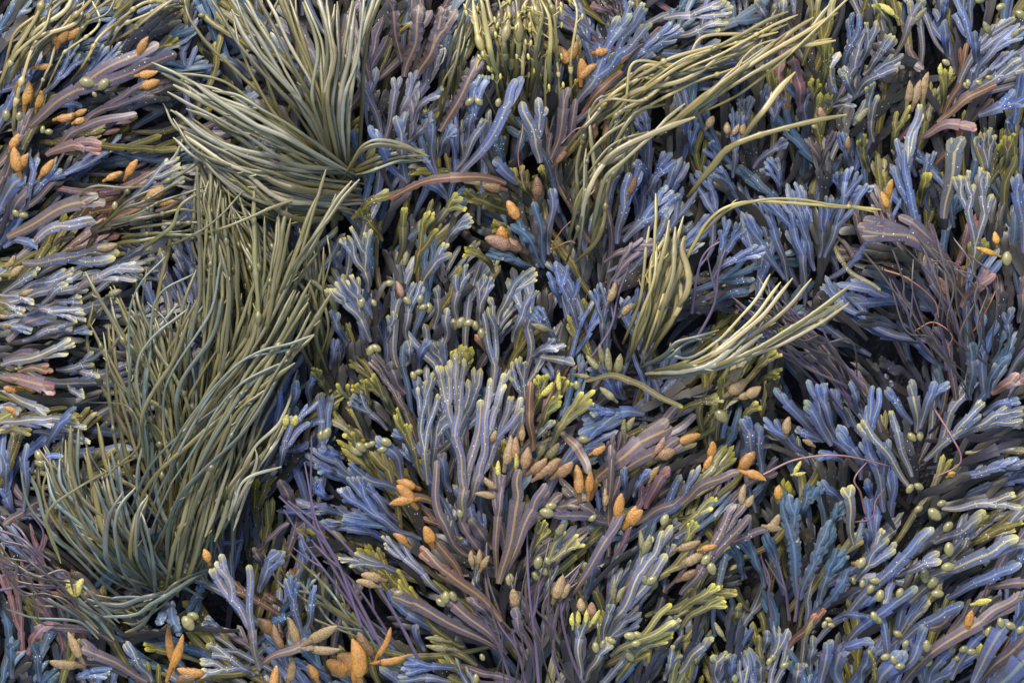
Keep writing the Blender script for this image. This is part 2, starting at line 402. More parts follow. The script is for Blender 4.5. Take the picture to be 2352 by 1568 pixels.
# ---------------------------------------------------------------- layout data
# Layout: six 2x sheets of the bed (A B C / D E F). One frond per line:
# colour x0 y0 xm ym x1 y1 spread forks width layer flags
# flags: d white flecks, w ruffled, o orange rib, y yellow tips, t torn end, p swollen warty tips
FRONDS = {
'A': '''
pu 110 575 480 350 1000 165 85 3 80 4 do
bl 160 430 290 310 390 190 70 3 36 3 dy
bl 280 430 420 300 540 180 60 3 34 3 dy
pu 205 695 450 545 770 440 100 4 52 4 o
pk 190 705 330 665 490 680 45 2 64 4 to
pu 10 1085 250 965 525 905 45 1 78 4 to
sl 50 1185 225 1055 465 1012 16 1 56 4 do
sl 80 1205 300 1185 585 1165 60 2 70 4 doy
sl 345 1330 480 1265 690 1240 60 2 56 5 do
sl 550 930 680 850 850 750 80 3 40 4 y
pu 550 935 680 930 760 905 40 1 32 3 p
bl 80 965 145 850 150 690 40 1 40 4 d
bl 100 930 190 840 285 765 30 1 40 4 d
sl -10 1345 100 1285 182 1238 12 1 44 4 yd
sl 25 1345 200 1290 325 1240 30 2 40 3 yd
sl 180 1395 250 1340 332 1298 15 1 42 5 dy
sl -20 1350 100 1370 185 1398 14 1 36 5 dy
sl -20 1385 60 1410 135 1440 26 1 32 5 dy
sl 110 1440 260 1430 420 1470 45 2 40 5 dy
sl 200 1400 300 1385 395 1368 30 2 34 4 dy
sl 0 1565 150 1470 270 1445 24 1 74 3 o
sl 80 1565 250 1510 345 1500 30 2 44 4 d
sl 240 1545 330 1520 430 1512 25 1 36 4 y
bl -30 940 30 860 110 790 30 1 86 3
bl -20 1130 80 1105 175 1130 14 1 44 3
pu -20 800 40 700 80 590 30 1 70 2 t
bl 800 -25 700 20 610 50 22 1 40 3 d
bl 1120 330 1060 280 985 240 20 1 44 1
bl 890 1490 878 1350 890 1200 30 1 36 2
bl 925 1545 905 1400 960 1260 26 1 36 2
sl 930 1610 880 1540 848 1512 10 1 56 4
sl 850 1300 815 1220 785 1135 20 1 44 2
pu 20 1000 70 920 150 850 20 1 60 3
br 215 1120 290 1090 340 1075 12 1 36 3 to
br 330 1160 400 1100 430 1060 18 1 34 2
sl -20 1500 60 1500 150 1520 30 2 40 3 d
ol 660 210 740 190 810 150 40 2 34 2
sl 700 1280 620 1270 560 1240 20 1 34 2
pu 0 700 60 640 110 580 24 1 44 3 t
bl 180 500 290 470 380 480 20 1 40 2
''',
'B': '''
pu 335 340 425 190 510 10 60 2 84 3 w
pu 280 335 330 160 365 -10 22 1 70 3 w
pu 265 260 240 80 220 -20 20 1 60 2 w
pu 450 595 560 410 648 235 14 1 74 4 w
bl 570 655 600 530 650 335 34 2 64 4 wd
bl 545 795 710 580 830 335 22 1 66 5 d
sl 525 775 610 640 658 555 9 1 42 5
bl 435 785 420 640 425 505 20 1 46 4 w
bl 440 715 480 630 535 590 32 2 46 4
bl 305 835 215 725 140 570 12 1 54 5
bl 292 835 280 660 272 505 36 1 62 5 w
gr 180 625 130 470 95 370 14 1 40 3
gr 190 645 235 470 258 345 24 1 44 4
gr 250 570 310 430 350 325 44 2 44 4
gr 320 565 380 470 465 425 24 1 36 4 y
gr 300 645 360 600 405 545 14 1 44 4
sl 912 745 882 580 870 400 105 3 70 5 d
pu 960 725 1010 560 1025 395 22 1 58 4
pu 985 695 1055 580 1065 440 18 1 50 3
bl 1080 465 1215 290 1390 20 100 3 66 4 dy
bl 1290 335 1400 215 1570 130 60 2 56 4 d
gr 1195 180 1110 80 1030 0 64 3 28 3
gr 1170 185 1060 125 960 50 36 2 28 3
pu 1340 100 1280 30 1240 -30 60 3 34 2
pk 1255 60 1195 40 1140 25 20 1 40 4 t
br 1110 505 1200 405 1290 330 6 0 40 4
te 930 1225 860 1100 770 1000 30 1 56 3 w
te 935 1205 905 1020 885 900 22 1 50 4 w
bl 950 1165 968 960 965 845 26 1 50 4 w
te 890 1225 790 1185 640 1150 30 2 44 2 w
ol 900 1235 790 1100 690 1020 40 2 50 1 w
bl 855 865 760 790 680 700 24 1 60 3
ol 810 985 690 930 560 890 24 1 70 2 w
ol 880 900 830 830 800 740 40 2 50 2 w
ol 950 860 930 790 900 760 26 1 40 3 w
sl 120 1340 100 1200 60 1050 90 3 46 5 y
sl 130 1570 70 1420 0 1280 90 3 50 5 y
sl 370 1340 430 1210 550 1110 60 2 58 5 y
ol 330 1250 375 1110 460 1000 80 3 40 4 y
ol 250 1210 280 1070 265 955 34 1 46 4 y
ol 400 1070 480 965 560 915 56 2 40 4 y
sl 480 1115 530 1045 610 1005 40 2 40 4 y
sl 530 1490 532 1340 560 1220 56 2 44 5
sl 640 1490 640 1370 675 1250 56 3 40 4
sl 720 1490 765 1360 890 1240 46 2 44 4 y
sl 300 1570 310 1420 370 1280 40 2 44 4
sl 200 1570 222 1490 225 1420 36 2 36 4 y
sl 470 1580 480 1490 485 1395 10 1 48 5
sl 785 1570 815 1480 895 1325 14 1 40 4
sl 420 1510 440 1390 435 1300 16 1 44 4
bl 1090 1510 1050 1350 1080 1210 105 3 38 4 d
bl 1200 1575 1200 1430 1195 1300 70 3 36 4
bl 1010 1410 972 1310 950 1230 14 1 36 4
bl 1260 1510 1290 1420 1345 1385 36 2 34 3 p
bl 1000 1575 940 1490 870 1400 50 3 40 3 d
bl 1270 1115 1300 950 1350 735 50 2 60 4 d
bl 1300 1105 1420 980 1565 860 70 3 56 4 d
bl 1400 890 1450 800 1525 690 50 2 54 3 d
bl 1425 860 1400 790 1330 725 26 1 50 3 d
pu 1145 1105 1112 990 1095 880 14 1 66 3 o
pu 1240 1455 1270 1250 1400 1090 40 2 28 4
pu 1210 1200 1300 1150 1460 1120 30 2 36 4
br 755 840 500 820 225 915 10 0 50 5 t
ol 40 1000 120 935 260 870 30 1 50 4 d
bl 120 760 60 660 40 560 20 1 50 1
te 760 780 730 690 720 600 40 2 50 2 d
bl 480 900 420 850 350 820 20 1 50 2
ol 180 1100 120 1010 90 950 40 2 40 3 d
bl 20 1580 -20 1500 -30 1420 30 1 40 4
ol 700 1250 640 1170 560 1150 30 2 40 2 y
te 840 760 820 690 850 560 20 1 40 3
''',
'C': '''
sl -80 70 90 60 235 20 56 3 50 4 dy
sl -60 160 80 135 215 110 40 2 44 4 dy
bl -10 240 90 225 205 270 28 2 44 4 d
pk 560 500 535 380 505 270 10 0 56 4
sl 405 115 375 50 330 -20 12 1 48 3
sl 462 110 470 50 470 -20 12 1 48 3
ol 650 410 660 300 650 185 44 2 44 4 dy
bl 740 340 775 210 795 60 50 2 50 4 d
sl 830 290 855 200 880 95 46 2 46 4 y
sl 845 335 900 255 970 160 34 2 44 4 dy
sl 800 440 870 355 1020 265 44 2 50 5 d
sl 800 445 760 385 710 305 24 1 54 5 d
sl 900 640 880 500 905 370 50 3 44 3 y
ol 620 490 608 430 615 355 44 2 36 4 y
sl 690 480 692 430 682 385 8 1 26 5
sl 690 480 735 462 775 448 8 1 26 5
sl 690 480 745 490 795 492 6 1 26 5
sl 690 480 660 470 640 468 6 1 22 5
bl 585 560 540 450 490 380 30 2 40 3
bl 590 560 575 450 605 400 30 2 36 3
bl 240 810 245 660 225 500 60 3 38 4
gr 290 610 292 520 282 445 50 3 34 4
gr 420 590 420 510 425 440 56 3 36 5
gr 330 770 405 695 495 650 34 2 36 5
bl 190 770 140 710 95 655 50 3 34 4
bl 270 910 200 810 115 760 50 3 38 3
bl 455 890 430 810 375 740 56 3 38 5
bl 565 1340 545 1110 470 900 80 3 46 4
bl 620 1240 565 1060 500 820 50 3 46 4
bl 640 1180 650 1010 635 890 46 3 40 4
bl 660 1180 735 960 830 790 85 3 44 5
bl 570 1150 480 1010 350 900 36 2 44 4
bl 725 910 720 850 700 790 40 3 36 5
bl 480 1280 365 1115 280 980 30 2 44 4
bl 500 1290 440 1110 395 950 24 1 46 3
bl 690 1010 760 900 880 850 26 2 40 5
bl 140 1280 195 1130 220 1010 85 3 48 5 d
bl 140 1285 225 1195 380 1150 36 2 44 5 d
te 150 1290 250 1285 345 1275 14 1 40 3 d
te 160 1400 220 1350 330 1330 20 1 40 2 d
bl 1185 1150 1050 985 955 640 50 2 66 5 d
sl 1040 990 1015 790 1090 480 20 1 54 5 dy
ol 1000 700 970 610 1030 490 44 2 40 5 y
pu 1215 1220 1010 1085 730 1050 52 2 96 6 d
pu 1230 1320 1110 1090 940 975 10 1 60 5
sl 1210 1000 1230 770 1260 610 50 1 90 5 d
sl 1350 1260 1340 1010 1350 790 125 4 50 5 dy
bl 1580 1160 1535 960 1505 770 26 1 64 5 d
bl 1370 525 1460 490 1580 430 60 2 64 5 d
br 1180 560 1300 455 1430 395 10 0 44 5 o
sl 1330 430 1450 350 1580 280 50 2 56 4 d
pk 1110 625 1240 575 1350 595 12 1 56 4 to
bl 1360 350 1430 225 1580 130 46 2 46 5
bl 1380 290 1350 210 1330 130 14 1 50 4
bl 1235 250 1212 180 1198 85 12 1 46 4
bl 1195 100 1215 40 1200 -20 14 1 46 3
sl 980 250 1028 130 1060 5 50 1 40 5 yo
ye 980 130 925 65 875 25 14 1 36 4 y
ol 1205 510 1200 430 1190 310 24 1 40 4 y
sl 1420 810 1400 710 1385 600 56 3 40 4 y
ol 1480 790 1495 700 1480 615 46 2 40 4 y
bl 1560 620 1520 560 1490 540 30 2 40 3
dk 1260 1570 1150 1410 1000 1200 40 2 50 4
dk 1110 1460 1000 1310 800 1230 30 2 60 3
pk 1290 1410 1340 1330 1420 1230 30 1 56 5 o
br 1310 1370 1285 1290 1290 1220 8 0 50 4 o
pu 1250 1460 1140 1300 1120 1200 36 2 44 5
ol 725 1100 730 1200 900 1335 4 0 26 5 d
dk 1400 1560 1420 1450 1400 1350 40 2 44 4
bl 1520 1570 1500 1480 1480 1400 40 2 44 4
pu 1560 1480 1550 1380 1560 1280 20 1 60 5
dk 1100 1560 950 1480 780 1470 40 3 36 3
ol 1110 930 1110 860 1130 790 20 1 50 4 y
bl 1160 960 1120 830 1150 700 22 1 46 3 d
bl 1100 800 1070 700 1080 600 20 1 44 3 d
ol 880 780 840 700 830 620 30 2 44 3 y
bl 800 760 760 690 740 600 26 2 44 3
pu 640 780 660 690 700 600 30 3 30 4
pu 660 800 620 700 560 620 20 1 40 3
dk 880 1560 700 1400 640 1330 20 1 50 2
te 1050 1400 960 1320 880 1280 20 1 50 2
bl 60 700 50 640 60 540 24 2 40 3
bl 330 560 380 480 400 370 30 2 46 2
pu 1080 180 1080 250 1120 320 20 1 50 2
dk 1160 330 1080 280 990 260 20 1 50 2
bl 1300 420 1340 360 1380 280 30 2 40 2
''',
'D': '''
sl -20 110 190 60 360 20 56 3 54 4 y
pk -10 165 140 185 270 225 30 1 74 4 to
sl 235 130 350 115 470 55 44 2 42 4 dy
sl 300 150 390 145 472 150 16 1 40 4 dy
sl 290 200 340 230 395 238 20 2 36 4 y
br 60 140 150 120 260 125 30 2 44 4 o
sl -20 230 120 285 220 335 24 1 50 3
bl 205 495 260 400 375 298 12 1 46 5
sl -20 375 150 360 395 385 40 3 50 4 y
sl 120 420 280 430 392 462 36 2 44 3 y
ye -20 420 70 410 155 412 20 2 40 4 o
sl -20 300 40 310 90 330 20 1 44 3 o
pu -20 90 100 60 230 70 24 1 60 3
bl 85 790 110 620 118 440 18 1 48 4
bl -10 720 28 600 22 480 24 2 46 4 w
bl 60 830 25 740 5 680 20 2 44 3
bl 125 610 195 535 325 520 8 1 40 4
pu 240 720 120 760 0 850 10 0 44 2
bl 1185 610 1258 400 1292 215 16 1 46 3 w
bl 1280 580 1330 440 1465 275 85 3 44 5 d
bl 1330 440 1400 385 1512 350 20 1 42 4 d
bl 1318 340 1358 240 1350 180 20 1 44 4
bl 1295 510 1360 495 1425 465 16 1 40 3
pu 1340 770 1312 690 1285 630 8 0 64 4
sl 1190 1510 1150 1230 1070 910 150 3 46 6 doy
sl 1160 1540 1080 1480 890 1440 95 3 44 5 dy
pu 1190 1490 1340 1410 1440 1370 40 1 50 5 op
bl 1380 1370 1350 1190 1355 1060 44 2 46 5 d
bl 1400 1330 1430 1220 1452 1105 10 1 40 5 d
bl 1180 1160 1225 1050 1310 960 46 2 64 4
pu 1200 1070 1180 990 1158 935 10 1 40 4 y
te 1200 1295 1260 1280 1320 1245 20 2 44 4 d
te 780 1195 800 1270 850 1340 14 1 66 5 w
te 760 1210 740 1260 730 1300 14 1 50 4 w
pu 660 1575 500 1470 350 1375 44 1 58 4 p
pu 560 1560 440 1500 260 1480 20 1 44 3 p
sl 680 1575 630 1470 570 1370 14 1 44 4 d
pk 105 1450 180 1330 260 1285 16 1 56 4 w
pk 240 1330 200 1250 150 1190 30 2 50 3
pu 390 1380 350 1280 320 1190 40 2 44 3
te 160 1575 170 1470 160 1370 14 1 50 4 d
te 30 1560 45 1440 60 1380 26 1 50 4 w
bl 330 1575 370 1540 520 1510 40 2 44 3 d
pu 500 1400 330 1330 150 1310 12 1 44 3
ol 900 1500 750 1440 640 1410 20 2 40 2 y
sl 1000 1350 980 1300 930 1270 30 2 36 4 d
bl 1500 1560 1400 1500 1330 1480 30 2 44 3
br 1290 1240 1240 1190 1200 1160 16 1 40 3 o
pu 1170 970 1250 890 1330 830 8 0 30 4
bl 1500 130 1520 60 1540 -20 20 1 40 2
bl 1400 300 1420 200 1440 130 20 1 40 2
bl 1520 720 1470 700 1440 600 40 2 44 3 d
bl 1540 620 1490 590 1440 590 40 2 44 4
bl 1570 540 1520 510 1475 470 40 2 44 4
bl 1580 850 1500 850 1440 820 30 2 46 3
ol 1490 250 1460 180 1440 120 30 2 40 2 y
''',
'E': '''
sl 558 830 572 500 590 50 150 4 62 6 dyo
sl 575 760 670 500 800 120 115 4 58 6 dyo
sl 395 660 385 420 440 130 80 3 44 5 dy
sl 420 640 440 420 520 330 60 2 40 4 dy
pu 580 990 455 800 440 540 14 0 46 5
sl 880 330 830 220 790 60 60 3 44 4 dy
ol 375 640 320 480 250 290 30 2 30 5 yd
ol 365 620 330 500 310 340 20 1 30 5 yd
ol 125 570 60 460 10 400 40 2 40 4 y
sl 205 410 110 310 45 240 56 3 40 4
ol 135 340 110 250 60 180 44 3 36 4 y
ol 230 330 170 230 100 170 50 3 36 3 y
bl 275 640 235 520 150 440 26 1 64 4
bl 270 700 120 640 20 560 20 1 50 2
pu 290 240 240 150 220 85 14 1 66 4 t
bl 372 330 352 240 340 150 14 1 56 4
sl 290 110 310 50 310 -30 20 1 44 4
bl 350 130 370 50 410 -20 20 1 44 4
bl 325 895 130 770 10 600 75 3 46 4
bl 185 850 80 745 -10 690 40 2 44 3
bl 265 840 140 690 110 630 40 2 40 4
bl 360 920 170 845 -10 810 40 2 44 3
sl 480 1190 340 1020 200 860 60 3 36 5 y
sl 310 1100 150 1015 -10 985 56 3 36 4 y
pu 755 1450 590 1270 430 1150 20 1 62 4
br 735 1285 560 1110 345 935 18 1 60 6 to
pu 720 1420 420 1240 190 1140 26 1 66 4
br 570 1145 475 970 395 865 14 1 46 5 to
ol 560 1420 420 1320 250 1060 30 2 40 3 y
pu 720 1110 795 780 845 560 40 2 80 6 op
pu 745 1070 840 830 965 630 30 1 60 6 op
pu 710 1090 718 800 715 570 40 2 44 5 o
br 880 500 862 320 870 180 10 0 46 6 o
ye 960 490 1025 360 1165 230 50 2 46 5 yo
ye 905 430 940 330 1005 255 36 2 40 5 y
sl 875 500 920 415 982 355 10 1 36 5 y
ye 880 330 910 230 910 140 50 2 44 4 yd
ye 1000 300 1010 230 1040 170 40 2 36 4 y
bl 1395 335 1265 330 1090 420 60 2 66 4
bl 1300 330 1200 320 1130 310 40 2 44 5 dy
sl 915 70 1000 85 1085 95 14 1 44 5
sl 870 70 940 30 1010 0 40 2 50 3
bl 1290 260 1220 180 1180 50 40 2 50 4 p
bl 1300 270 1270 180 1270 80 50 2 44 4 p
bl 1330 200 1250 150 1110 140 40 2 44 3 p
ye 1120 180 1320 180 1560 300 6 0 34 6 o
pu 1140 680 1320 500 1570 340 40 1 96 4 o
pu 1200 620 1400 530 1580 440 30 1 70 5 o
pu 1010 420 1085 490 1130 605 10 0 54 5 o
pu 1225 830 1090 800 935 760 18 1 56 6
pu 1045 1180 1180 960 1290 770 20 1 56 5 p
pu 1230 850 1232 640 1240 460 14 1 40 5 o
pu 1350 840 1470 770 1580 715 26 2 50 5 o
pk 1400 770 1440 660 1510 570 20 1 56 5
bl 1290 720 1300 640 1290 560 20 1 40 4
bl 1345 720 1375 640 1425 590 20 2 36 4
ye 895 1100 970 970 1100 850 80 3 32 5 y
ye 870 1010 895 920 950 820 44 3 32 4 y
sl 1215 1360 1340 1140 1505 840 80 3 66 5 y
sl 1440 1130 1470 1010 1500 900 46 3 36 4 y
sl 1100 1560 1092 1350 1120 1240 46 2 46 5 yp
sl 1205 1410 1218 1290 1240 1185 18 1 44 5
ye 1235 1450 1400 1330 1580 1170 80 3 44 5 y
sl 1125 1575 1190 1430 1240 1370 30 2 44 4 y
ye 1310 1510 1400 1400 1530 1345 36 2 36 4 y
ol 1270 1580 1330 1480 1420 1420 30 2 40 3 y
sl 600 1000 620 1060 600 1140 6 0 30 1
bl 520 1510 400 1490 270 1480 50 2 44 4
ol 620 1500 490 1410 400 1375 40 2 44 4 p
sl 500 1575 390 1545 250 1535 30 2 44 4
bl 375 1440 345 1360 335 1290 14 1 44 3
pu 880 1450 820 1310 790 1190 14 1 54 5 p
pu 930 1240 960 1160 1000 1100 20 1 50 4 p
sl 640 1150 620 1080 630 1000 30 2 36 4 p
sl 590 960 570 920 555 890 10 1 36 5 y
bl 660 1020 650 880 620 760 30 2 46 2
pu 690 960 640 880 590 810 10 0 64 4 t
pu 700 1290 640 1220 570 1150 16 1 44 5
pu 860 1330 930 1100 1010 960 20 1 44 3
bl 1120 1180 1150 1080 1180 960 20 1 44 3
pu 1290 1230 1330 1100 1400 980 20 1 40 3
sl 1400 1500 1430 1380 1560 1260 40 2 44 4 y
sl 1490 1570 1510 1480 1560 1400 40 2 44 4 y
ol 60 330 40 260 -10 180 40 2 36 4 y
ol 150 620 100 530 60 470 50 2 40 3 y
bl 330 560 300 460 240 400 40 2 44 3
sl 480 170 450 80 400 0 40 2 46 3
bl 500 700 470 600 460 500 20 1 46 3
bl 640 800 630 700 640 620 30 1 50 2
br 450 770 350 720 250 730 20 1 50 4 o
''',
'F': '''
bl 665 455 525 335 420 200 16 1 54 4
bl 705 460 640 310 570 130 16 1 56 4
bl 690 480 610 350 535 265 26 2 56 5 y
bl 590 530 470 430 365 330 46 2 52 4
bl 655 460 570 425 500 395 20 1 44 5 d
bl 725 440 655 290 620 180 40 2 46 4
bl 785 400 725 290 700 205 20 1 50 3
bl 835 640 850 460 890 200 36 2 50 4
bl 940 790 885 590 810 420 30 1 60 4
bl 920 710 930 580 930 440 26 1 54 4
bl 900 610 780 490 700 380 30 2 56 4
bl 845 330 800 255 768 165 8 1 48 4
bl 880 720 850 670 828 620 6 1 50 5
sl 1045 670 925 510 780 345 18 1 48 6 dy
sl 1055 620 990 460 930 305 8 1 46 6 dy
sl 1085 420 1062 290 1030 165 10 1 60 5
bl 1090 400 1115 270 1165 180 46 1 50 6
bl 1065 380 985 285 910 195 16 1 46 5 d
te 1215 310 1195 210 1180 100 14 1 54 3 w
te 1335 270 1330 130 1315 -10 20 1 66 4 w
te 1420 260 1440 140 1500 40 24 2 56 4 w
dk 1070 170 985 130 905 95 20 1 56 4 w
sl 1120 550 1235 430 1430 245 50 2 54 5 d
sl 1230 450 1400 365 1580 315 60 3 56 5 d
bl 1390 340 1470 285 1545 265 20 2 44 5 d
dk 1290 570 1420 505 1580 455 20 1 64 4
bl 1240 650 1400 590 1580 540 30 2 56 4 d
dk 1080 750 1200 665 1350 600 14 1 56 4
pk 1430 240 1500 185 1580 140 40 2 60 5 o
sl 1190 765 1380 735 1580 700 60 2 50 6 dy
sl 787 935 757 770 735 635 44 1 54 6 y
te 540 1190 500 910 470 650 60 2 80 5 w
te 545 1190 600 1010 690 810 44 2 60 5 w
te 640 1210 665 1060 745 940 40 2 56 5 w
te 385 1140 330 990 255 890 40 2 50 4 w
te 290 1110 270 1010 210 940 30 2 44 3 w
te 530 820 560 740 610 650 40 2 56 5 w
te 650 900 690 830 740 720 30 2 50 4 w
te 480 1180 440 1020 380 880 30 2 50 3 w
te 620 1260 700 1150 810 1010 30 2 60 4 w
dk 640 1080 590 950 560 850 20 1 56 3 w
pu -10 1160 140 950 330 690 80 3 60 6 d
pu 170 930 290 885 400 835 14 0 44 6 dp
pu -10 750 110 640 250 590 8 0 50 6 op
ol 175 340 180 240 178 150 24 1 44 5 y
ol -10 330 90 275 190 260 30 2 40 4 yd
ol 265 410 290 330 350 285 24 1 40 5 y
ye 340 140 390 85 440 40 30 2 36 4 y
ol 360 200 400 160 450 150 30 2 36 4 y
bl 330 570 312 440 275 330 30 1 62 4 d
bl 380 610 362 470 350 370 20 1 56 3 d
ye -10 870 75 780 170 730 44 2 40 5 y
ye -10 1330 100 1220 210 1185 36 2 44 5 y
ye -10 1240 80 1165 155 1105 24 1 40 5 y
ye -10 970 25 890 55 810 34 2 36 5 y
sl -10 1530 60 1430 135 1340 20 1 48 5 y
sl 170 1580 152 1490 165 1420 46 1 50 5 y
ol 255 1310 250 1260 265 1190 10 1 40 4
ye 130 1160 200 1155 262 1150 16 1 40 4
sl 340 1590 350 1500 350 1435 36 1 56 6
sl 395 1510 430 1410 465 1285 44 2 48 5
bl 230 1580 228 1500 230 1420 20 1 46 4
sl 520 1590 520 1510 530 1455 30 1 52 6
bl 640 1590 652 1460 670 1340 26 1 64 5
sl 600 1520 600 1430 600 1340 8 1 44 4
sl 380 1440 390 1370 380 1310 10 1 40 4
bl 745 1590 715 1460 790 1380 20 1 90 4
bl 690 1430 760 1385 870 1360 20 2 60 5 t
br 500 1420 560 1330 640 1225 12 1 50 4 y
bl 690 1280 760 1245 840 1250 6 1 44 6
sl 795 1110 855 1010 950 880 70 2 44 5 y
bl 745 1285 950 1040 1165 810 12 1 66 5 dy
sl 1000 1075 1070 1022 1185 960 42 1 50 6 dy
bl 730 1425 895 1235 1085 1120 40 1 62 6 y
bl 975 1060 950 1120 910 1200 4 0 40 5
bl 1000 1385 1150 1260 1280 1150 44 1 64 6 d
sl 960 1410 1045 1285 1138 1180 10 1 40 5 yd
bl 950 1555 1050 1410 1092 1260 8 1 56 6
bl 930 1570 932 1380 900 1240 10 1 48 5
bl 880 1620 930 1500 1010 1385 10 1 96 6
pu 1010 1590 1220 1365 1590 1140 30 1 70 5
sl 1135 1080 1320 990 1590 890 44 1 76 6 dy
sl 1165 930 1270 865 1380 770 16 1 64 5 dy
sl 1060 1210 1150 1110 1280 1000 30 1 66 4
bl 1225 1185 1395 1080 1540 995 16 1 62 5 d
pu 1400 1130 1500 1100 1590 1095 10 1 54 6
bl 1500 1110 1540 1000 1570 900 16 1 52 5 d
sl 1255 1015 1295 930 1325 830 14 1 46 4 d
ol 1290 960 1400 890 1560 835 30 2 46 4 yd
bl 1335 1570 1415 1360 1475 1260 10 1 84 6
pu 1360 1580 1470 1450 1570 1320 14 1 74 5
bl 1400 1620 1510 1490 1600 1380 30 1 130 6
bl 1245 1560 1300 1420 1395 1280 14 1 54 5
bl 1150 1580 1180 1480 1260 1380 20 1 54 4
bl 1540 1320 1560 1230 1580 1100 20 1 56 5
bl 840 1590 850 1500 890 1400 20 1 60 3
ol 840 1590 870 1510 835 1400 6 0 30 6 d
bl 780 1200 830 1130 860 1080 20 1 50 4
pu 1120 1330 1200 1290 1270 1200 14 1 54 4
bl 1060 1560 1100 1480 1140 1380 14 1 50 4
dk 1380 560 1300 600 1200 700 20 1 50 3
bl 760 560 690 520 600 520 30 2 50 3
bl 780 760 700 700 620 620 20 2 50 2
dk 1010 880 960 800 900 720 20 2 40 2
bl 880 980 860 900 840 860 10 1 46 3
'''}
# air bladders x y radius (sheet px)
BLADDERS = {
'A': '400 380 28 480 390 26 435 435 12 48 970 18 85 983 18 530 945 16 20 525 22 80 530 18 210 600 16 905 50 14 180 588 14 935 1065 16',
'B': '95 1390 20 150 1390 14 220 1300 18 362 1372 18 400 1412 20 375 1410 16 515 1488 22 545 1480 22 582 1482 20 612 1494 18 302 1380 18 720 478 16 640 1530 20 590 470 20 630 470 18',
'C': '1540 75 22 1450 40 18 1360 5 18 1470 1190 26 1325 380 14 1305 385 14 1350 385 14 1395 365 14 1205 290 16 610 580 12 1568 90 22',
'D': '178 525 24 182 558 22 875 1280 30 890 1255 22 1500 420 24 1475 430 20',
'E': '65 500 26 85 485 24 130 40 22 155 30 20 115 478 16 140 468 16 205 460 22 188 494 18 330 155 16 355 140 16 480 1170 22 512 1165 20 455 1195 20 265 1150 18 903 1010 24 925 1050 20 960 1062 18 892 1080 20 945 1002 16 772 1090 22 1385 1080 20 1420 1088 22 1442 1122 20 1167 1402 20 1200 1386 16 1240 1370 16 1322 1345 22 1350 1380 18 1358 1340 18 1325 1445 24 545 785 18 1480 812 22 1080 200 18 1110 448 20 940 775 26 960 745 20 615 1560 18 645 1460 14 1150 805 16',
'F': '792 1102 14 825 1109 16 880 1094 20 862 1132 19 895 1157 22 857 1242 18 880 1264 18 977 1139 19 1112 1074 26 1152 1102 27 1157 1149 23 1197 1022 24 1202 942 26 1202 842 22 1140 785 28 992 1344 19 1005 1372 16 1100 1380 22 915 1432 18 952 1444 18 980 1474 18 1435 1274 19 1477 1287 20 1285 1404 18 1320 1417 20 1390 1319 20 1530 1309 18 1130 1469 18 1090 1447 15 1045 675 19 1085 665 19 1102 775 18 100 990 22 125 1030 24 1062 440 20 1100 435 18 180 340 32 650 1295 14 680 1300 14 415 1447 17 455 1467 16 385 1450 14 1262 1452 14 1230 1410 14 815 1010 22 670 1275 13 1190 742 18 245 1552 18'}
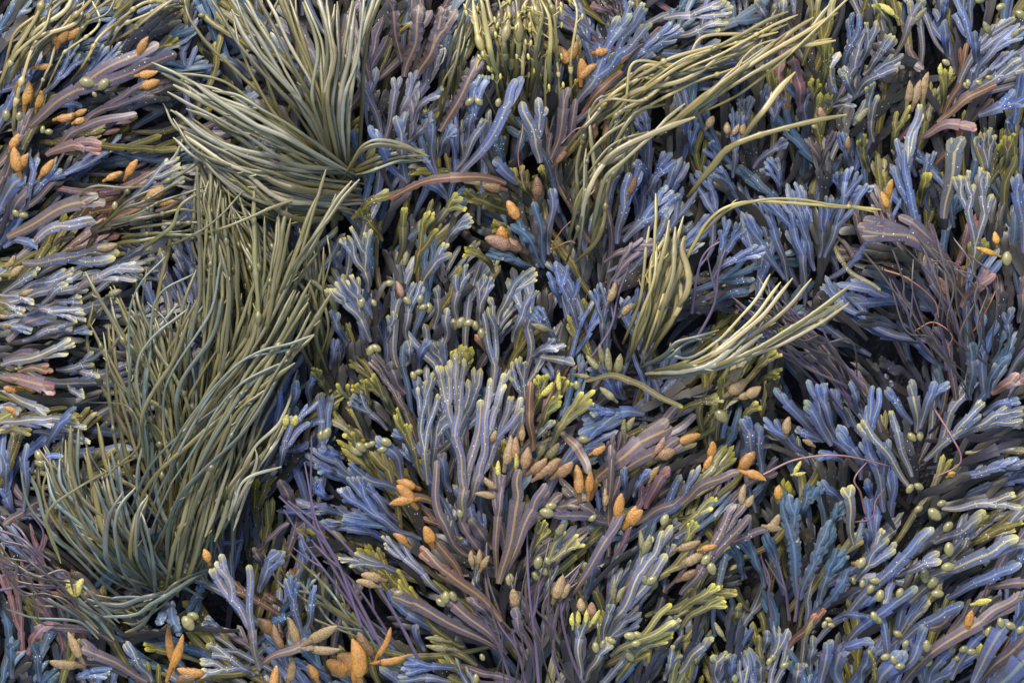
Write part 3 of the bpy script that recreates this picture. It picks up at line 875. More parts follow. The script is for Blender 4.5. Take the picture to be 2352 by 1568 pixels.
# warty pods: colour x y angle(deg, picture, 0=right 90=up) length width
PODS = {
'A': '''or 290 150 60 110 60|or 235 155 110 80 50|or 330 150 30 90 50|ob 200 215 250 80 46|yo 92 410 80 110 54|yo 148 440 75 90 44|or 306 532 15 90 38|or 185 293 10 80 34|or 372 515 20 70 32|or 375 550 20 66 36|or 665 215 60 100 50|or 690 342 10 90 46|or 700 388 20 90 46|or 605 770 55 90 40|or 530 808 25 80 40|or 722 880 30 110 56|or 760 930 10 80 40|or 75 730 100 110 60|or 115 740 60 80 50|or 225 770 50 90 44|or 45 380 80 60 34|ol 150 200 60 120 44|or 55 640 60 80 50|tn 495 1130 10 100 40|tn 30 1195 60 60 34|tn 60 1240 40 80 40|ol 540 1345 20 60 34|tn 140 1340 20 60 30|tn 20 1450 0 60 24|tn 20 1490 0 60 24''',
'B': '''or 1010 245 130 100 66|or 1060 225 60 100 60|or 1100 315 90 100 54|or 1135 325 40 100 44|or 1195 235 10 60 44|pk 572 140 70 90 46|pk 715 1110 160 120 70|or 740 1070 100 80 60|pk 775 1110 150 120 66|or 785 960 120 100 56|ob 1175 870 95 130 54|pk 1022 695 50 100 56|ob 690 860 170 100 56|ob 895 860 90 90 50|ob 1215 590 90 120 54|ob 1335 850 70 100 40|tn 1240 1340 70 90 36|tn 1320 1420 40 80 40|ol 910 1500 160 90 36|ob 1215 490 30 70 36|ob 1160 590 90 90 40|pk 265 1325 110 80 36|ol 290 1180 80 80 34''',
'C': '''tn 1022 430 85 100 40|tn 1065 430 75 110 44|tn 1105 395 80 120 40|pk 630 525 110 60 40|yo 942 870 80 90 44|yo 912 920 110 80 44|yo 1430 1092 100 60 34|yo 1392 1152 160 100 30|tn 207 587 90 60 36|tn 245 592 60 60 30|tn 280 588 80 56 36|tn 130 555 60 60 40|ye 1182 320 90 60 26|ye 1225 330 90 50 24|ye 925 45 150 110 34|ol 1390 130 120 60 34|ol 1525 160 40 60 34|ol 815 535 50 80 34|pk 1200 1310 110 80 40|ol 1080 80 50 80 30|tn 770 650 90 60 34''',
'D': '''ye 310 1130 115 90 60|ye 358 1130 65 90 56|ob 262 1170 150 80 44|ob 402 1165 10 70 40|or 765 1400 95 190 44|or 822 1415 70 180 46|or 880 1500 170 130 60|ob 860 1540 190 90 60|ob 1220 1310 140 110 70|ob 1275 1350 110 130 50|tn 1340 1330 110 140 50|ye 1320 358 80 56 38|ye 1358 358 70 56 38|ol 1095 588 90 60 50|dk 1250 590 80 60 50|tn 1490 1330 30 150 56|tn 1500 1400 0 160 50|or 1540 1510 150 120 90|or 1260 1540 80 110 50|tn 1330 1510 80 130 50|or 1425 1525 120 90 46|tn 345 1385 115 130 50|tn 285 1480 170 130 46|ol 1130 345 90 60 30|or 960 970 110 60 40|tn 60 170 170 60 24|or 20 220 170 70 40|or 40 320 150 80 40''',
'E': '''rb 848 525 80 100 60|rb 905 558 40 90 46|rb 935 590 35 100 46|rb 975 565 50 90 56|rb 1020 575 40 100 60|or 1083 625 95 130 54|or 1137 640 85 110 48|or 1170 670 70 80 36|or 1272 745 80 110 56|or 1345 800 45 100 70|or 1330 780 60 80 44|or 1180 492 30 70 40|pk 1458 470 60 90 40|rb 1490 510 20 80 56|or 290 700 130 110 60|or 275 735 190 110 50|or 290 660 160 90 50|or 270 900 140 80 40|or 400 880 110 100 60|or 70 1440 100 180 80|or 195 1375 65 160 36|or 235 1450 15 170 40|or 20 1490 150 130 90|or 80 1500 80 150 60|ob 110 1380 120 120 60|tn 598 990 95 70 30|tn 630 985 85 70 30|tn 660 1010 60 80 36|tn 795 1165 100 90 46|tn 998 1120 70 110 66|tn 1028 1140 60 80 40|ol 1250 1135 85 80 30|ol 1282 1152 60 90 34|ye 1085 1255 90 70 26|ye 1125 1245 80 70 26|tn 135 1080 165 90 46|tn 110 1110 165 90 40|ol 930 490 60 90 44|ol 970 500 50 100 44|tn 828 410 90 90 38|tn 660 700 170 90 40|ol 1005 855 60 80 44|ol 1190 55 100 100 30|ol 1225 80 95 110 36|ol 1272 100 80 100 44|ol 1150 92 130 80 32|ol 1095 155 170 80 30|ol 1215 235 140 90 36|ol 1330 380 60 80 40|ol 1300 395 90 80 30|ye 945 215 50 80 34|ye 1000 180 90 80 30|tn 1100 1195 100 60 44|pk 1145 1215 90 70 50|ol 1395 920 70 90 40|ol 1370 900 95 80 30|ye 720 575 90 70 30|tn 765 490 80 140 56|rb 800 480 90 100 44|tn 680 640 140 80 34|tn 1210 710 90 90 34|ye 800 540 90 70 26|tn 700 430 60 60 44|ol 440 1400 170 120 36|ol 430 1365 170 100 30|tn 1440 600 60 70 40|ye 1060 1265 90 60 24|ye 1165 1250 60 80 28|ye 1450 1350 20 140 34''',
'F': '''or 305 540 55 110 60|or 322 612 -20 110 50|tn 475 380 80 80 44|tn 570 460 150 60 30|ye 520 570 60 60 24|ye 530 600 10 60 24|tn 255 205 35 120 60|tn 318 225 30 90 50|tn 235 150 50 90 56|tn 408 815 60 80 44|tn 405 845 -10 70 40|tn 265 690 80 100 36|tn 295 720 60 60 34|yo 432 685 90 66 44|tn 30 930 20 110 50|or 112 935 15 70 34|tn 50 985 30 110 50|ob 30 1060 30 90 40|or 1300 1260 80 90 44|ye 1362 1182 15 80 36|yo 1235 610 30 40 36|ol 582 1310 70 90 30|ol 20 1000 40 80 40|tn 810 1015 0 50 50|or 125 490 80 80 50|or 30 440 20 100 44|ol 160 1310 120 80 30|or 110 545 60 70 34|tn 290 240 20 80 40'''}
# strand guides (picture px): groups of guide curves between which strands lie; whorl_low is darker olive, as painted shade
# name colour count width layer spreadjitter bladders-per-strand | curve ; curve ; ...
STRANDS = '''
whorl_up ga 18 17 5 8 0 | 762 385 690 270 570 110 470 -30 ; 765 380 725 240 640 100 560 -30 ; 766 375 752 240 720 110 670 -30 ; 775 375 775 250 780 110 790 -30
whorl_up ga 11 17 6 6 0 | 768 375 742 240 735 120 690 -30 ; 788 380 775 280 800 150 800 -30 ; 798 375 812 250 840 100 880 -30
whorl_low go 7 14 3 12 0 | 755 390 640 270 500 110 440 -20 ; 770 385 700 270 640 110 600 -20 ; 810 370 840 250 870 120 920 -30
whorl_left ga 10 16 6 9 0 | 770 380 690 310 560 210 445 195 ; 785 384 690 350 560 265 380 165 ; 800 386 680 375 540 300 400 215
whorl_left ga 10 17 5 9 0 | 805 386 680 372 520 320 390 240 ; 800 425 670 415 520 360 395 265 ; 790 440 650 440 500 370 400 290
whorl_left ga 9 18 5 9 0 | 790 425 660 410 520 350 400 260 ; 780 465 650 450 530 400 420 320 ; 750 490 650 490 530 440 470 385
whorl_left go 7 11 4 8 0 | 720 515 640 505 540 440 490 390 ; 760 480 640 470 540 400 430 300
whorl_under ga 9 14 2 16 0 | 770 380 680 300 560 220 420 160 ; 790 440 650 420 500 340 390 260 ; 740 500 640 490 540 440 450 370
whorl_right ga 5 13 4 6 0 | 800 385 850 370 930 350 1000 345 ; 790 400 850 395 900 380 960 370
bent gb 3 14 6 3 1 | 640 730 680 640 730 540 788 410 ; 600 760 690 600 760 500 850 400
bent ga 3 12 5 3 0 | 790 410 850 340 920 340 990 355 ; 780 420 830 350 900 330 1000 380
midleft gb 26 13 3 12 2 | 500 760 480 620 470 500 450 400 ; 580 760 560 640 530 520 480 420 ; 700 720 670 630 620 560 560 500
midleft gb 16 13 4 10 1 | 480 720 480 600 480 480 485 390 ; 560 740 545 620 520 510 500 400
topleft gy 16 15 3 12 1 | -20 190 30 120 60 50 100 -20 ; 20 150 70 80 130 20 180 -30 ; 100 120 170 60 230 20 280 -20
topleft gy 9 13 3 14 2 | -20 280 10 200 30 100 50 20 ; 180 130 240 70 300 40 350 10 ; 300 70 350 40 410 10 460 -10
drape gb 24 13 5 13 1 | 390 1040 430 860 460 650 455 400 ; 500 980 540 820 560 640 530 470 ; 620 920 640 780 690 620 750 470
drape gt 12 12 5 16 0 | 300 1060 300 900 340 740 400 600 ; 460 1100 470 900 520 740 560 620
leftmid gb 12 11 3 10 2 | 230 490 300 430 380 350 400 270 ; 250 520 350 510 450 505 560 520 ; 250 560 330 550 400 540 480 510
leftmid gb 3 12 5 6 1 | 90 450 160 420 260 410 330 410 ; 330 590 420 530 440 490 490 440
cross gb 2 9 6 4 1 | 450 525 560 525 620 515 760 480 ; 330 590 420 550 490 490 480 430
bl_fill gb 34 13 2 22 1 | 420 1240 300 1080 240 900 230 740 ; 440 1200 420 1000 420 820 420 640 ; 520 1240 560 1040 620 860 740 640
bl_fill gt 24 13 2 22 0 | 300 1380 170 1280 100 1180 70 1060 ; 420 1340 330 1220 260 1120 220 980 ; 520 1340 500 1180 520 1020 560 860
mid_fill gb 26 12 2 20 1 | 470 800 450 680 440 560 440 400 ; 740 760 700 640 640 540 560 480
bl_right gb 24 15 5 12 1 | 375 1180 430 1000 560 800 640 600 ; 410 1200 480 1000 600 820 700 640 ; 440 1240 500 1060 640 860 760 640
bl_right gt 12 12 6 12 1 | 310 1160 420 960 560 830 740 790 ; 320 1330 400 1180 540 940 700 780 ; 420 1300 470 1130 560 960 650 860
bl_left gb 14 13 4 10 1 | 405 990 340 860 270 760 240 690 ; 410 1000 370 840 330 740 300 670 ; 420 990 400 860 380 740 380 680
bl_left gb 16 13 3 14 1 | 400 1100 310 960 250 860 220 760 ; 420 1120 380 960 340 860 310 760 ; 440 1060 430 920 420 800 400 700
bl_mid gb 14 13 3 14 1 | 430 1100 450 950 440 820 440 700 ; 450 1060 520 900 550 780 560 660 ; 480 1120 560 960 640 820 700 680
bl_down gb 14 16 4 8 0 | 360 1370 400 1200 440 1050 480 960 ; 400 1370 440 1240 480 1100 520 1000 ; 440 1330 480 1200 520 1060 560 960
bl_arc gt 12 14 4 8 0 | 330 1350 220 1260 120 1160 90 1070 ; 300 1340 200 1210 150 1110 130 1040 ; 370 1330 250 1230 180 1110 190 960
bl_arc gt 10 13 3 12 0 | 260 1380 140 1280 80 1180 70 1090 ; 350 1310 240 1240 170 1130 110 1060 ; 390 1300 270 1230 200 1140 150 1060
bl_arc2 gt 9 15 5 8 0 | 330 1340 250 1240 240 1130 180 950 ; 350 1360 290 1270 260 1180 220 1080 ; 390 1340 330 1240 290 1150 250 1000
bl_loop gt 5 13 6 6 0 | 280 1365 240 1300 240 1200 310 1080 ; 360 1370 330 1280 320 1180 370 1090 ; 350 1380 380 1290 350 1200 300 1160
bl_loop go 2 18 6 3 0 | 325 1350 305 1280 315 1200 330 1140 ; 332 1345 320 1290 325 1200 350 1130
bl_low gt 9 15 3 8 0 | 520 1290 420 1350 330 1440 280 1470 ; 440 1340 330 1380 280 1390 210 1390 ; 260 1480 220 1430 190 1390 150 1340
bl_low gt 8 12 3 8 0 | -20 1430 80 1440 180 1450 250 1480 ; 60 1290 130 1330 190 1380 250 1470 ; 230 1400 280 1380 330 1370 370 1360
bl_curl gb 1 9 6 1 0 | 190 925 300 930 330 1020 250 1090 ; 190 925 310 930 330 1020 250 1090
bl_curl gb 1 9 6 1 0 | 330 1040 200 1110 120 1180 150 1290 ; 330 1040 200 1110 120 1180 150 1290
bl_tip ga 3 14 6 4 0 | 500 1230 540 1160 560 1130 690 1088 ; 510 1230 550 1160 590 1060 592 1010 ; 505 1180 530 1110 570 1060 600 1010
bl_tuft ga 10 13 4 12 0 | 590 860 560 960 520 1060 470 1180 ; 640 880 600 980 560 1060 500 1200 ; 690 880 660 960 600 1060 520 1220
lowright_of_hero gt 8 12 2 14 0 | 700 1330 780 1390 830 1440 900 1500 ; 640 1330 700 1400 780 1450 850 1480
beaded gy 13 19 5 8 1 | 1155 205 1120 120 1090 40 1070 -30 ; 1180 200 1180 120 1190 40 1200 -30 ; 1300 210 1280 140 1270 60 1250 -30
beaded gy 12 12 4 14 1 | 1130 230 1100 150 1070 60 1050 -30 ; 1200 240 1210 140 1220 60 1230 -30 ; 1320 230 1310 150 1300 60 1290 -30
diag gy 12 15 6 14 0 | 1565 285 1650 210 1760 140 1990 -10 ; 1560 265 1640 215 1730 130 1850 40 ; 1540 290 1660 215 1800 130 1975 88
diag gy 10 14 5 16 1 | 1410 300 1480 210 1600 150 1850 50 ; 1400 270 1490 200 1580 160 1740 80 ; 1440 190 1540 160 1640 130 1800 70
diag gy 14 12 4 20 1 | 1390 330 1430 250 1530 190 1720 160 ; 1400 230 1470 180 1550 160 1690 120 ; 1350 320 1400 250 1480 200 1600 170
diag gp 3 16 6 3 0 | 1305 610 1322 450 1390 360 1580 272 ; 1368 540 1390 430 1440 370 1560 250 ; 1320 470 1360 400 1420 340 1590 285
diag gb 10 13 3 14 1 | 1320 420 1350 330 1420 260 1500 200 ; 1360 460 1390 380 1450 310 1560 270 ; 1310 330 1340 280 1400 220 1460 170
yfork gy 1 18 6 1 0 | 1585 450 1630 385 1710 325 1938 272 ; 1585 450 1630 385 1710 325 1938 272
yfork gy 1 18 6 1 0 | 1700 330 1740 270 1780 210 1818 175 ; 1700 330 1740 270 1780 210 1818 175
arch gy 1 12 6 1 1 | 1545 700 1590 565 1700 470 2018 482 ; 1545 700 1590 565 1700 470 2018 482
arch gy 1 10 6 1 1 | 1590 560 1680 480 1800 464 2000 492 ; 1590 560 1680 480 1800 464 2000 492
column gy 10 18 5 11 0 | 1440 810 1470 720 1490 620 1500 520 ; 1490 800 1520 700 1540 620 1550 510 ; 1510 790 1560 690 1570 610 1575 560
column gy 8 15 4 10 0 | 1430 790 1460 700 1480 600 1490 520 ; 1500 800 1530 700 1560 600 1570 520
spray gp 4 16 6 3 0 | 1490 858 1600 810 1720 700 1778 596 ; 1485 862 1600 830 1720 740 1823 626 ; 1500 862 1640 820 1800 720 1928 582
spray gp 5 16 7 3 1 | 1500 866 1640 830 1800 740 1950 640 ; 1480 858 1640 840 1840 760 1985 673 ; 1500 866 1640 850 1790 790 1900 720
spray ga 5 16 6 4 0 | 1500 870 1600 855 1700 820 1780 780 ; 1490 855 1560 850 1620 830 1700 760
spray gt 3 12 6 4 0 | 1470 850 1520 810 1550 770 1660 740 ; 1490 840 1540 830 1580 820 1640 800
upper_thin gb 9 12 3 10 1 | 1010 250 1030 170 1050 90 1080 0 ; 1040 250 1050 190 1060 110 1075 40
low_diag gb 9 12 3 14 1 | 1300 560 1320 470 1330 400 1350 300 ; 1360 560 1380 470 1410 400 1470 300
stems_right pm 14 8 4 20 0 | 2010 960 1900 840 1800 760 1690 700 ; 1960 860 1900 800 1820 740 1740 640
stems_right pm 18 7 5 24 0 | 2200 900 2110 780 2060 690 2010 590 ; 2250 850 2190 740 2160 660 2130 560 ; 2300 800 2260 720 2240 650 2200 560
stems_left pm 14 8 4 20 0 | -20 1200 40 1240 100 1300 170 1350 ; -20 1340 50 1360 120 1390 200 1440
stems_mid pm 12 8 3 14 0 | 1130 1600 1150 1480 1110 1380 1060 1280 ; 1250 1600 1220 1480 1220 1380 1230 1260 ; 1340 1600 1290 1500 1300 1400 1360 1320
mid_low gb 9 11 2 16 0 | 720 900 700 800 720 700 740 600 ; 760 700 745 640 740 560 730 480
'''
# stems: colour width layer | curve (picture px)
STEMS = '''
pu 9 5 | 1240 1600 1230 1480 1215 1350 1210 1210
pu 8 4 | 1210 1590 1190 1500 1150 1440 1130 1400
pu 8 4 | 1300 1600 1270 1500 1280 1400 1330 1310
pu 8 3 | 1180 1590 1150 1500 1120 1440 1080 1390
pu 9 4 | 1350 1590 1310 1500 1290 1380 1340 1290
pu 10 4 | 1000 1600 900 1400 790 1250 660 1150
pu 10 4 | 880 1500 810 1360 740 1240 640 1140
pu 9 4 | 860 1470 790 1350 720 1200 715 1000
pu 8 4 | 850 1450 760 1330 700 1250 650 1170
pu 8 5 | 830 1440 780 1300 730 1200 700 1060
pu 8 3 | 900 1480 840 1380 790 1320 740 1290
pu 10 3 | 1960 920 1900 830 1820 740 1740 680
pu 10 4 | 1950 890 1880 800 1790 730 1720 690
pu 9 3 | 1980 950 1900 860 1810 790 1700 720
pu 8 4 | 1930 870 1850 790 1790 720 1760 640
pu 9 3 | 1990 890 1930 820 1850 740 1800 690
pu 8 4 | 1940 940 1850 830 1780 780 1690 700
pu 8 2 | 1900 900 1840 840 1790 810 1700 760
pu 8 4 | -10 1290 50 1310 100 1330 140 1360
pu 8 4 | -10 1220 50 1240 90 1280 120 1330
pu 9 3 | -10 1190 40 1220 70 1260 110 1290
pu 8 3 | -10 1360 60 1350 130 1370 190 1400
pu 8 4 | 0 1250 60 1260 90 1310 180 1340
pu 8 2 | -10 1330 60 1300 90 1230 60 1180
pk 6 5 | 1755 1090 1830 1055 1930 1045 2045 1070
pk 6 6 | 2143 935 2180 1000 2200 1060 2140 1095
or 4 6 | 1270 560 1290 530 1300 520 1310 510
or 4 6 | 1265 575 1295 560 1310 555 1320 560
pk 5 5 | 1380 260 1350 290 1320 300 1290 330
or 4 5 | 1205 240 1200 300 1190 360 1200 420
or 5 6 | 2030 620 2080 640 2140 690 2150 730
or 4 6 | 2100 760 2140 740 2180 770 2170 800
pu 8 5 | 1600 780 1640 700 1650 620 1670 560
pu 8 5 | 1590 720 1600 640 1620 580 1680 540
pu 8 3 | 1820 1430 1810 1370 1800 1330 1790 1290
pu 8 4 | 1830 1430 1835 1370 1840 1320 1830 1250
pu 8 3 | 1780 1430 1770 1370 1770 1330 1750 1280
pk 6 5 | 1990 1180 1975 1130 1960 1100 1990 1060
pk 5 5 | 1960 1200 2000 1190 2010 1150 2030 1120
pu 8 4 | 2150 820 2100 760 2080 700 2050 640
pu 8 4 | 2180 850 2170 780 2140 700 2120 640
pu 7 5 | 2210 800 2190 720 2150 660 2130 580
or 4 5 | 2240 760 2270 700 2290 650 2280 620
pu 8 4 | 1330 860 1400 760 1420 680 1450 600
pu 7 4 | 1420 730 1400 660 1440 600 1470 560
'''
PEBBLES = 'E 245 1235 26 E 285 1215 20 E 320 1235 26 E 385 1320 24 E 360 1350 18 E 300 1290 20 E 255 1290 22 E 345 1290 16 F 1000 170 16 F 1030 200 14'

# ---------------------------------------------------------------- the setting: one sheet of wet black rock, out to the horizon
def build_ground():
    n = 110; inner = np.linspace(-.95, .95, n)
    xs = np.concatenate([[-120, -40, -12, -4, -1.6], inner, [1.6, 4, 12, 40, 120]])
    g = np.random.default_rng(3); X, Y = np.meshgrid(xs, xs)
    Z = -.112 + g.normal(0, .0035, X.shape) + .006 * np.sin(X * 9 + 1) * np.cos(Y * 8)
    co = np.stack([X, Y, Z], -1).reshape(-1, 3); k = len(xs)
    f = [(j*k+i, j*k+i+1, (j+1)*k+i+1, (j+1)*k+i) for j in range(k-1) for i in range(k-1)]
    me = bpy.data.meshes.new('ground'); me.from_pydata(co.tolist(), [], f); me.materials.append(M_GROUND)
    me.polygons.foreach_set('use_smooth', np.ones(len(f), bool))
    o = bpy.data.objects.new('ground', me); C.objects.link(o); o['kind'] = 'structure'
build_ground()

ZREF = lambda L: (-84 + 22 * L, -30 + 23 * L)
HEROES = []        # dicts: samples, tips, root, meta
def scene_origin(p): return V([(p[0] - W/2) * S, (H/2 - p[1]) * S, p[2] * S])

KIND = {'w': 'ruffled_wrack_frond', 't': 'tattered_wrack_frond'}
def build_fronds():
    for sh, txt in FRONDS.items():
        for ln in txt.strip().splitlines():
            q = ln.split(); pal = q[0]; nums = [float(x) for x in q[1:11]]
            fl = q[11] if len(q) > 11 else ''
            x0, y0, xm, ym, x1, y1, sp, lev, wd, L = nums
            wd *= .80 if lev > 1 else .86; sp *= 1.1 if lev > 1 else 1.2
            b, m_, t = to_p(sh, x0, y0), to_p(sh, xm, ym), to_p(sh, x1, y1)
            zb, zt = ZREF(L)
            zt += rnd.uniform(-6, 6)
            buf = Buf()
            sm, tips = frond(buf, pal, b, m_, t, sp * .5, int(lev), wd * .5, zb, zt, fl)
            HEROES.append(dict(buf=buf, sm=sm, tips=tips, pal=pal, b=b, t=t, fl=fl, w=wd * .5, lev=int(lev), L=int(L), sp=sp * .5, pods=[], blads=[]))
build_fronds()
ALL_S = np.concatenate([np.column_stack([h['sm'][:, :5], np.full(len(h['sm']), i)]) for i, h in enumerate(HEROES)])

def nearest(p, zw=.25):
    d = np.hypot(ALL_S[:, 0] - p[0], ALL_S[:, 1] - p[1]) - ALL_S[:, 2] * zw
    k = int(np.argmin(d)); return int(ALL_S[k, 5]), ALL_S[k, 2]

for sh, txt in PODS.items():
    for it in txt.split('|'):
        q = it.split(); p = to_p(sh, float(q[1]), float(q[2])); hi, z = nearest(p)
        HEROES[hi]['pods'].append((q[0], p, z, math.radians(float(q[3])), float(q[4]) * .5, float(q[5]) * .5))
for sh, txt in BLADDERS.items():
    q = [float(x) for x in txt.split()]
    for i in range(0, len(q), 3):
        p = to_p(sh, q[i], q[i+1]); hi, z = nearest(p); HEROES[hi]['blads'].append((p, z, q[i+2] * .5))

def add_pod(root, org, colname, p, z, ang, ln, wd):
    bf = Buf(); col = rgba(PODC[colname]); col[:3] *= rnd.uniform(.85, 1.12)
    # nothing may lie over it: it sits on top of what is under it
    d = np.hypot(ALL_S[:, 0] - p[0], ALL_S[:, 1] - p[1]); nz = ALL_S[d < wd * .5][:, 2]; ln *= rnd.uniform(.84, .98); wd *= rnd.uniform(.78, .94)
    zz = max(z, (np.percentile(nz, 75) if len(nz) else z)) + wd * .12
    pod(bf, V([p[0], p[1], zz]), ang, ln * 1.06, wd * 1.08, rnd.uniform(-.15, .25), col, pointed=rnd.uniform(.75, 1.2), lump=.08, bend=rnd.uniform(-.09, .09), skew=.74, flat=.5)
    d2 = V([math.cos(ang), -math.sin(ang), 0]); c0 = V([p[0], p[1], zz])        # the narrow stalk it swells from
    k = np.linspace(0, 1, 6)[:, None]; st = c0 - d2 * ln * (.40 + .45 * (1 - k)) - V([0, 0, 1]) * (1 - k) * wd * .45
    tube(bf, st, wd * (.20 + .10 * k[:, 0]), .5, np.tile(col * V([.75, .75, .75, 1]), (6, 1)), 8)
    bf.build('seed_pod', M_WART, root, org)
def add_bladder(root, org, p, z, r_):
    bf = Buf(); col = rgba((140, 132, 80)); col[:3] *= rnd.uniform(.8, 1.12)
    d = np.hypot(ALL_S[:, 0] - p[0], ALL_S[:, 1] - p[1]); nz = ALL_S[d < r_][:, 2]
    zz = max(z, (np.percentile(nz, 80) if len(nz) else z)) + r_ * .12
    ang = rnd.uniform(0, math.pi); c = V([p[0], p[1], zz])
    pod(bf, c, ang, r_ * 2.5, r_ * 1.8, 0, col, pointed=.85, lump=.04, m=14, n=13, flat=.72)
    bf.build('air_bladder', M_SMOOTH, root, org)

# ---------------------------------------------------------------- words for the labels
COLW = {'bl': 'blue-grey', 'sl': 'slate grey', 'gr': 'pale lilac-grey', 'pu': 'purple-grey', 'te': 'teal blue', 'ol': 'olive green', 'ye': 'yellow-green', 'br': 'brown', 'dk': 'dark', 'pk': 'pinkish brown'}
MARKS = [(775, 385, 'pale strand whorl'), (930, 430, 'curled brown blade'), (1310, 115, 'orange heart-shaped pod'), (140, 72, 'orange three-lobed pod'), (60, 215, 'two amber pods'),
 (1100, 900, 'big pale forking fan'), (1240, 1070, 'cluster of brown pods'), (1722, 1072, 'orange V-shaped pod'), (1830, 1230, 'ruffled teal clump'), (165, 1350, 'yellow heart-shaped pod'),
 (810, 1500, 'rough orange pods'), (1740, 750, 'pale strand spray'), (1800, 470, 'arching thin strand'), (1750, 130, 'long yellow strands'), (1190, 80, 'beaded yellow strands'),
 (930, 1425, 'bare gravel gap'), (1150, 560, 'pink double pod'), (2030, 455, 'yellow double pod'), (2120, 1320, 'rows of round bladders'), (2100, 205, 'three tan pods'), (395, 1470, 'pair of long orange pods'),
 (575, 1230, 'flecked hand-shaped frond'), (830, 560, 'pale yellow-tipped fan'), (460, 1000, 'crossing olive strands'), (1520, 650, 'upright yellow strands'), (50, 880, 'torn pink frond'),
 (2240, 530, 'flecked fan frond'), (2030, 560, 'folded purple blade'), (2130, 950, 'dark gap'), (1880, 420, 'blue fan clump'), (1950, 1120, 'pale Y-shaped frond'), (260, 100, 'long flecked purple frond'), (1000, 120, 'ruffled lilac blades'), (90, 640, 'row of side-pointing blades')]
DIRW = ['right', 'upper right', 'top', 'upper left', 'left', 'lower left', 'bottom', 'lower right']
RELW = ['right of', 'above and right of', 'above', 'above and left of', 'left of', 'below and left of', 'below', 'below and right of']
def octant(dx, dy): return int(round(math.atan2(-dy, dx) / (math.pi / 4))) % 8
def place(p, nth=0, skip=None):
    d = sorted(MARKS, key=lambda m: (m[0] - p[0]) ** 2 + (m[1] - p[1]) ** 2); m = d[nth]
    dx, dy = p[0] - m[0], p[1] - m[1]; dist = math.hypot(dx, dy)
    if dist < 35: return 'at the ' + m[2]
    return ('just ' if dist < 95 else '') + RELW[octant(dx, dy)] + ' the ' + m[2]
USED = {}
def frond_label(h):
    size = 'broad' if h['w'] > 29 else ('thin' if h['w'] < 19 else '')
    shape = 'strap' if h['lev'] == 0 else ('forked' if h['lev'] <= 1 else ('branching' if h['lev'] == 2 else 'fan-shaped'))
    if 'w' in h['fl']: shape = 'ruffled ' + shape
    if 't' in h['fl']: shape = 'tattered ' + shape
    noun = 'blade' if h['lev'] == 0 else 'frond'
    if shape.endswith('strap'): shape = shape.replace('strap', 'unforked')
    ft = ''
    if h['pods']: ft = ' with seed pods' if len(h['pods']) > 1 else ' with one seed pod'
    elif h['blads']: ft = ' with round bladders'
    elif 'y' in h['fl']: ft = ' with yellow tips'
    elif 'd' in h['fl']: ft = ' with white flecks'
    c = .5 * (h['b'] + h['t']); d = DIRW[octant(*(h['t'] - h['b']))]
    cands = []
    for nth in (0, 1, 2, 3):
        cands.append(f"{size} {COLW[h['pal']]} {shape} {noun}{ft} {place(c, nth)}")
        cands.append(f"{size} {COLW[h['pal']]} {shape} {noun}{ft} pointing to the {d}, {place(c, nth)}")
    for l in cands:
        l = ' '.join(l.split())
        if len(l.split()) <= 16 and l not in USED: USED[l] = 1; return l
    for nth in range(8):
        l = f"{COLW[h['pal']]} {noun} pointing to the {d}, {place(c, nth)}"
        if len(l.split()) <= 16 and l not in USED: USED[l] = 1; return l
    return f"{COLW[h['pal']]} {noun} {place(c)}"

def finish_fronds():
    for h in HEROES:
        name = 'forked_wrack_frond'
        for k_, v_ in KIND.items():
            if k_ in h['fl']: name = v_
        if h['pal'] in ('ol', 'ye', 'br', 'dk') and name == 'forked_wrack_frond': name = 'olive_wrack_frond' if h['pal'] != 'dk' else 'dark_wrack_frond'
        if h['blads']: name = 'bladder_wrack_frond'
        grp = {'forked_wrack_frond': 'forking blue and purple fronds', 'ruffled_wrack_frond': 'ruffled fronds', 'tattered_wrack_frond': 'tattered fronds',
               'olive_wrack_frond': 'olive and yellow fronds', 'dark_wrack_frond': 'dark fronds in the gaps', 'bladder_wrack_frond': 'fronds with round air bladders'}[name]
        org = scene_origin(h['sm'][0, :3])
        if h['pods'] or h['blads']:
            root = bpy.data.objects.new(name, None); C.objects.link(root); root.location = tuple(org); root.empty_display_size = .01
            h['buf'].build('blade', M_BLADE, root, org)
            for p_ in h['pods']: add_pod(root, org, *p_)
            for b_ in h['blads']: add_bladder(root, org, *b_)
        else:
            root = h['buf'].build(name, M_BLADE, None, org)
        tag(root, frond_label(h), 'seaweed frond', grp)
finish_fronds()

# ---------------------------------------------------------------- knotted strands
def catmull(P, n):
    P = np.vstack([2 * P[0] - P[1], P, 2 * P[-1] - P[-2]]); out = []
    for i in range(1, len(P) - 2):
        s = np.linspace(0, 1, 14, endpoint=False)[:, None]
        out.append(.5 * (2*P[i] + (P[i+1]-P[i-1])*s + (2*P[i-1]-5*P[i]+4*P[i+1]-P[i+2])*s**2 + (3*P[i]-P[i-1]-3*P[i+1]+P[i+2])*s**3))
    c = np.vstack(out + [P[-2][None]]); d = np.concatenate([[0], np.cumsum(np.linalg.norm(np.diff(c, axis=0), axis=1))])
    k = max(8, int(d[-1] / n)); q = np.linspace(0, d[-1], k)
    return np.column_stack([np.interp(q, d, c[:, i]) for i in range(c.shape[1])])

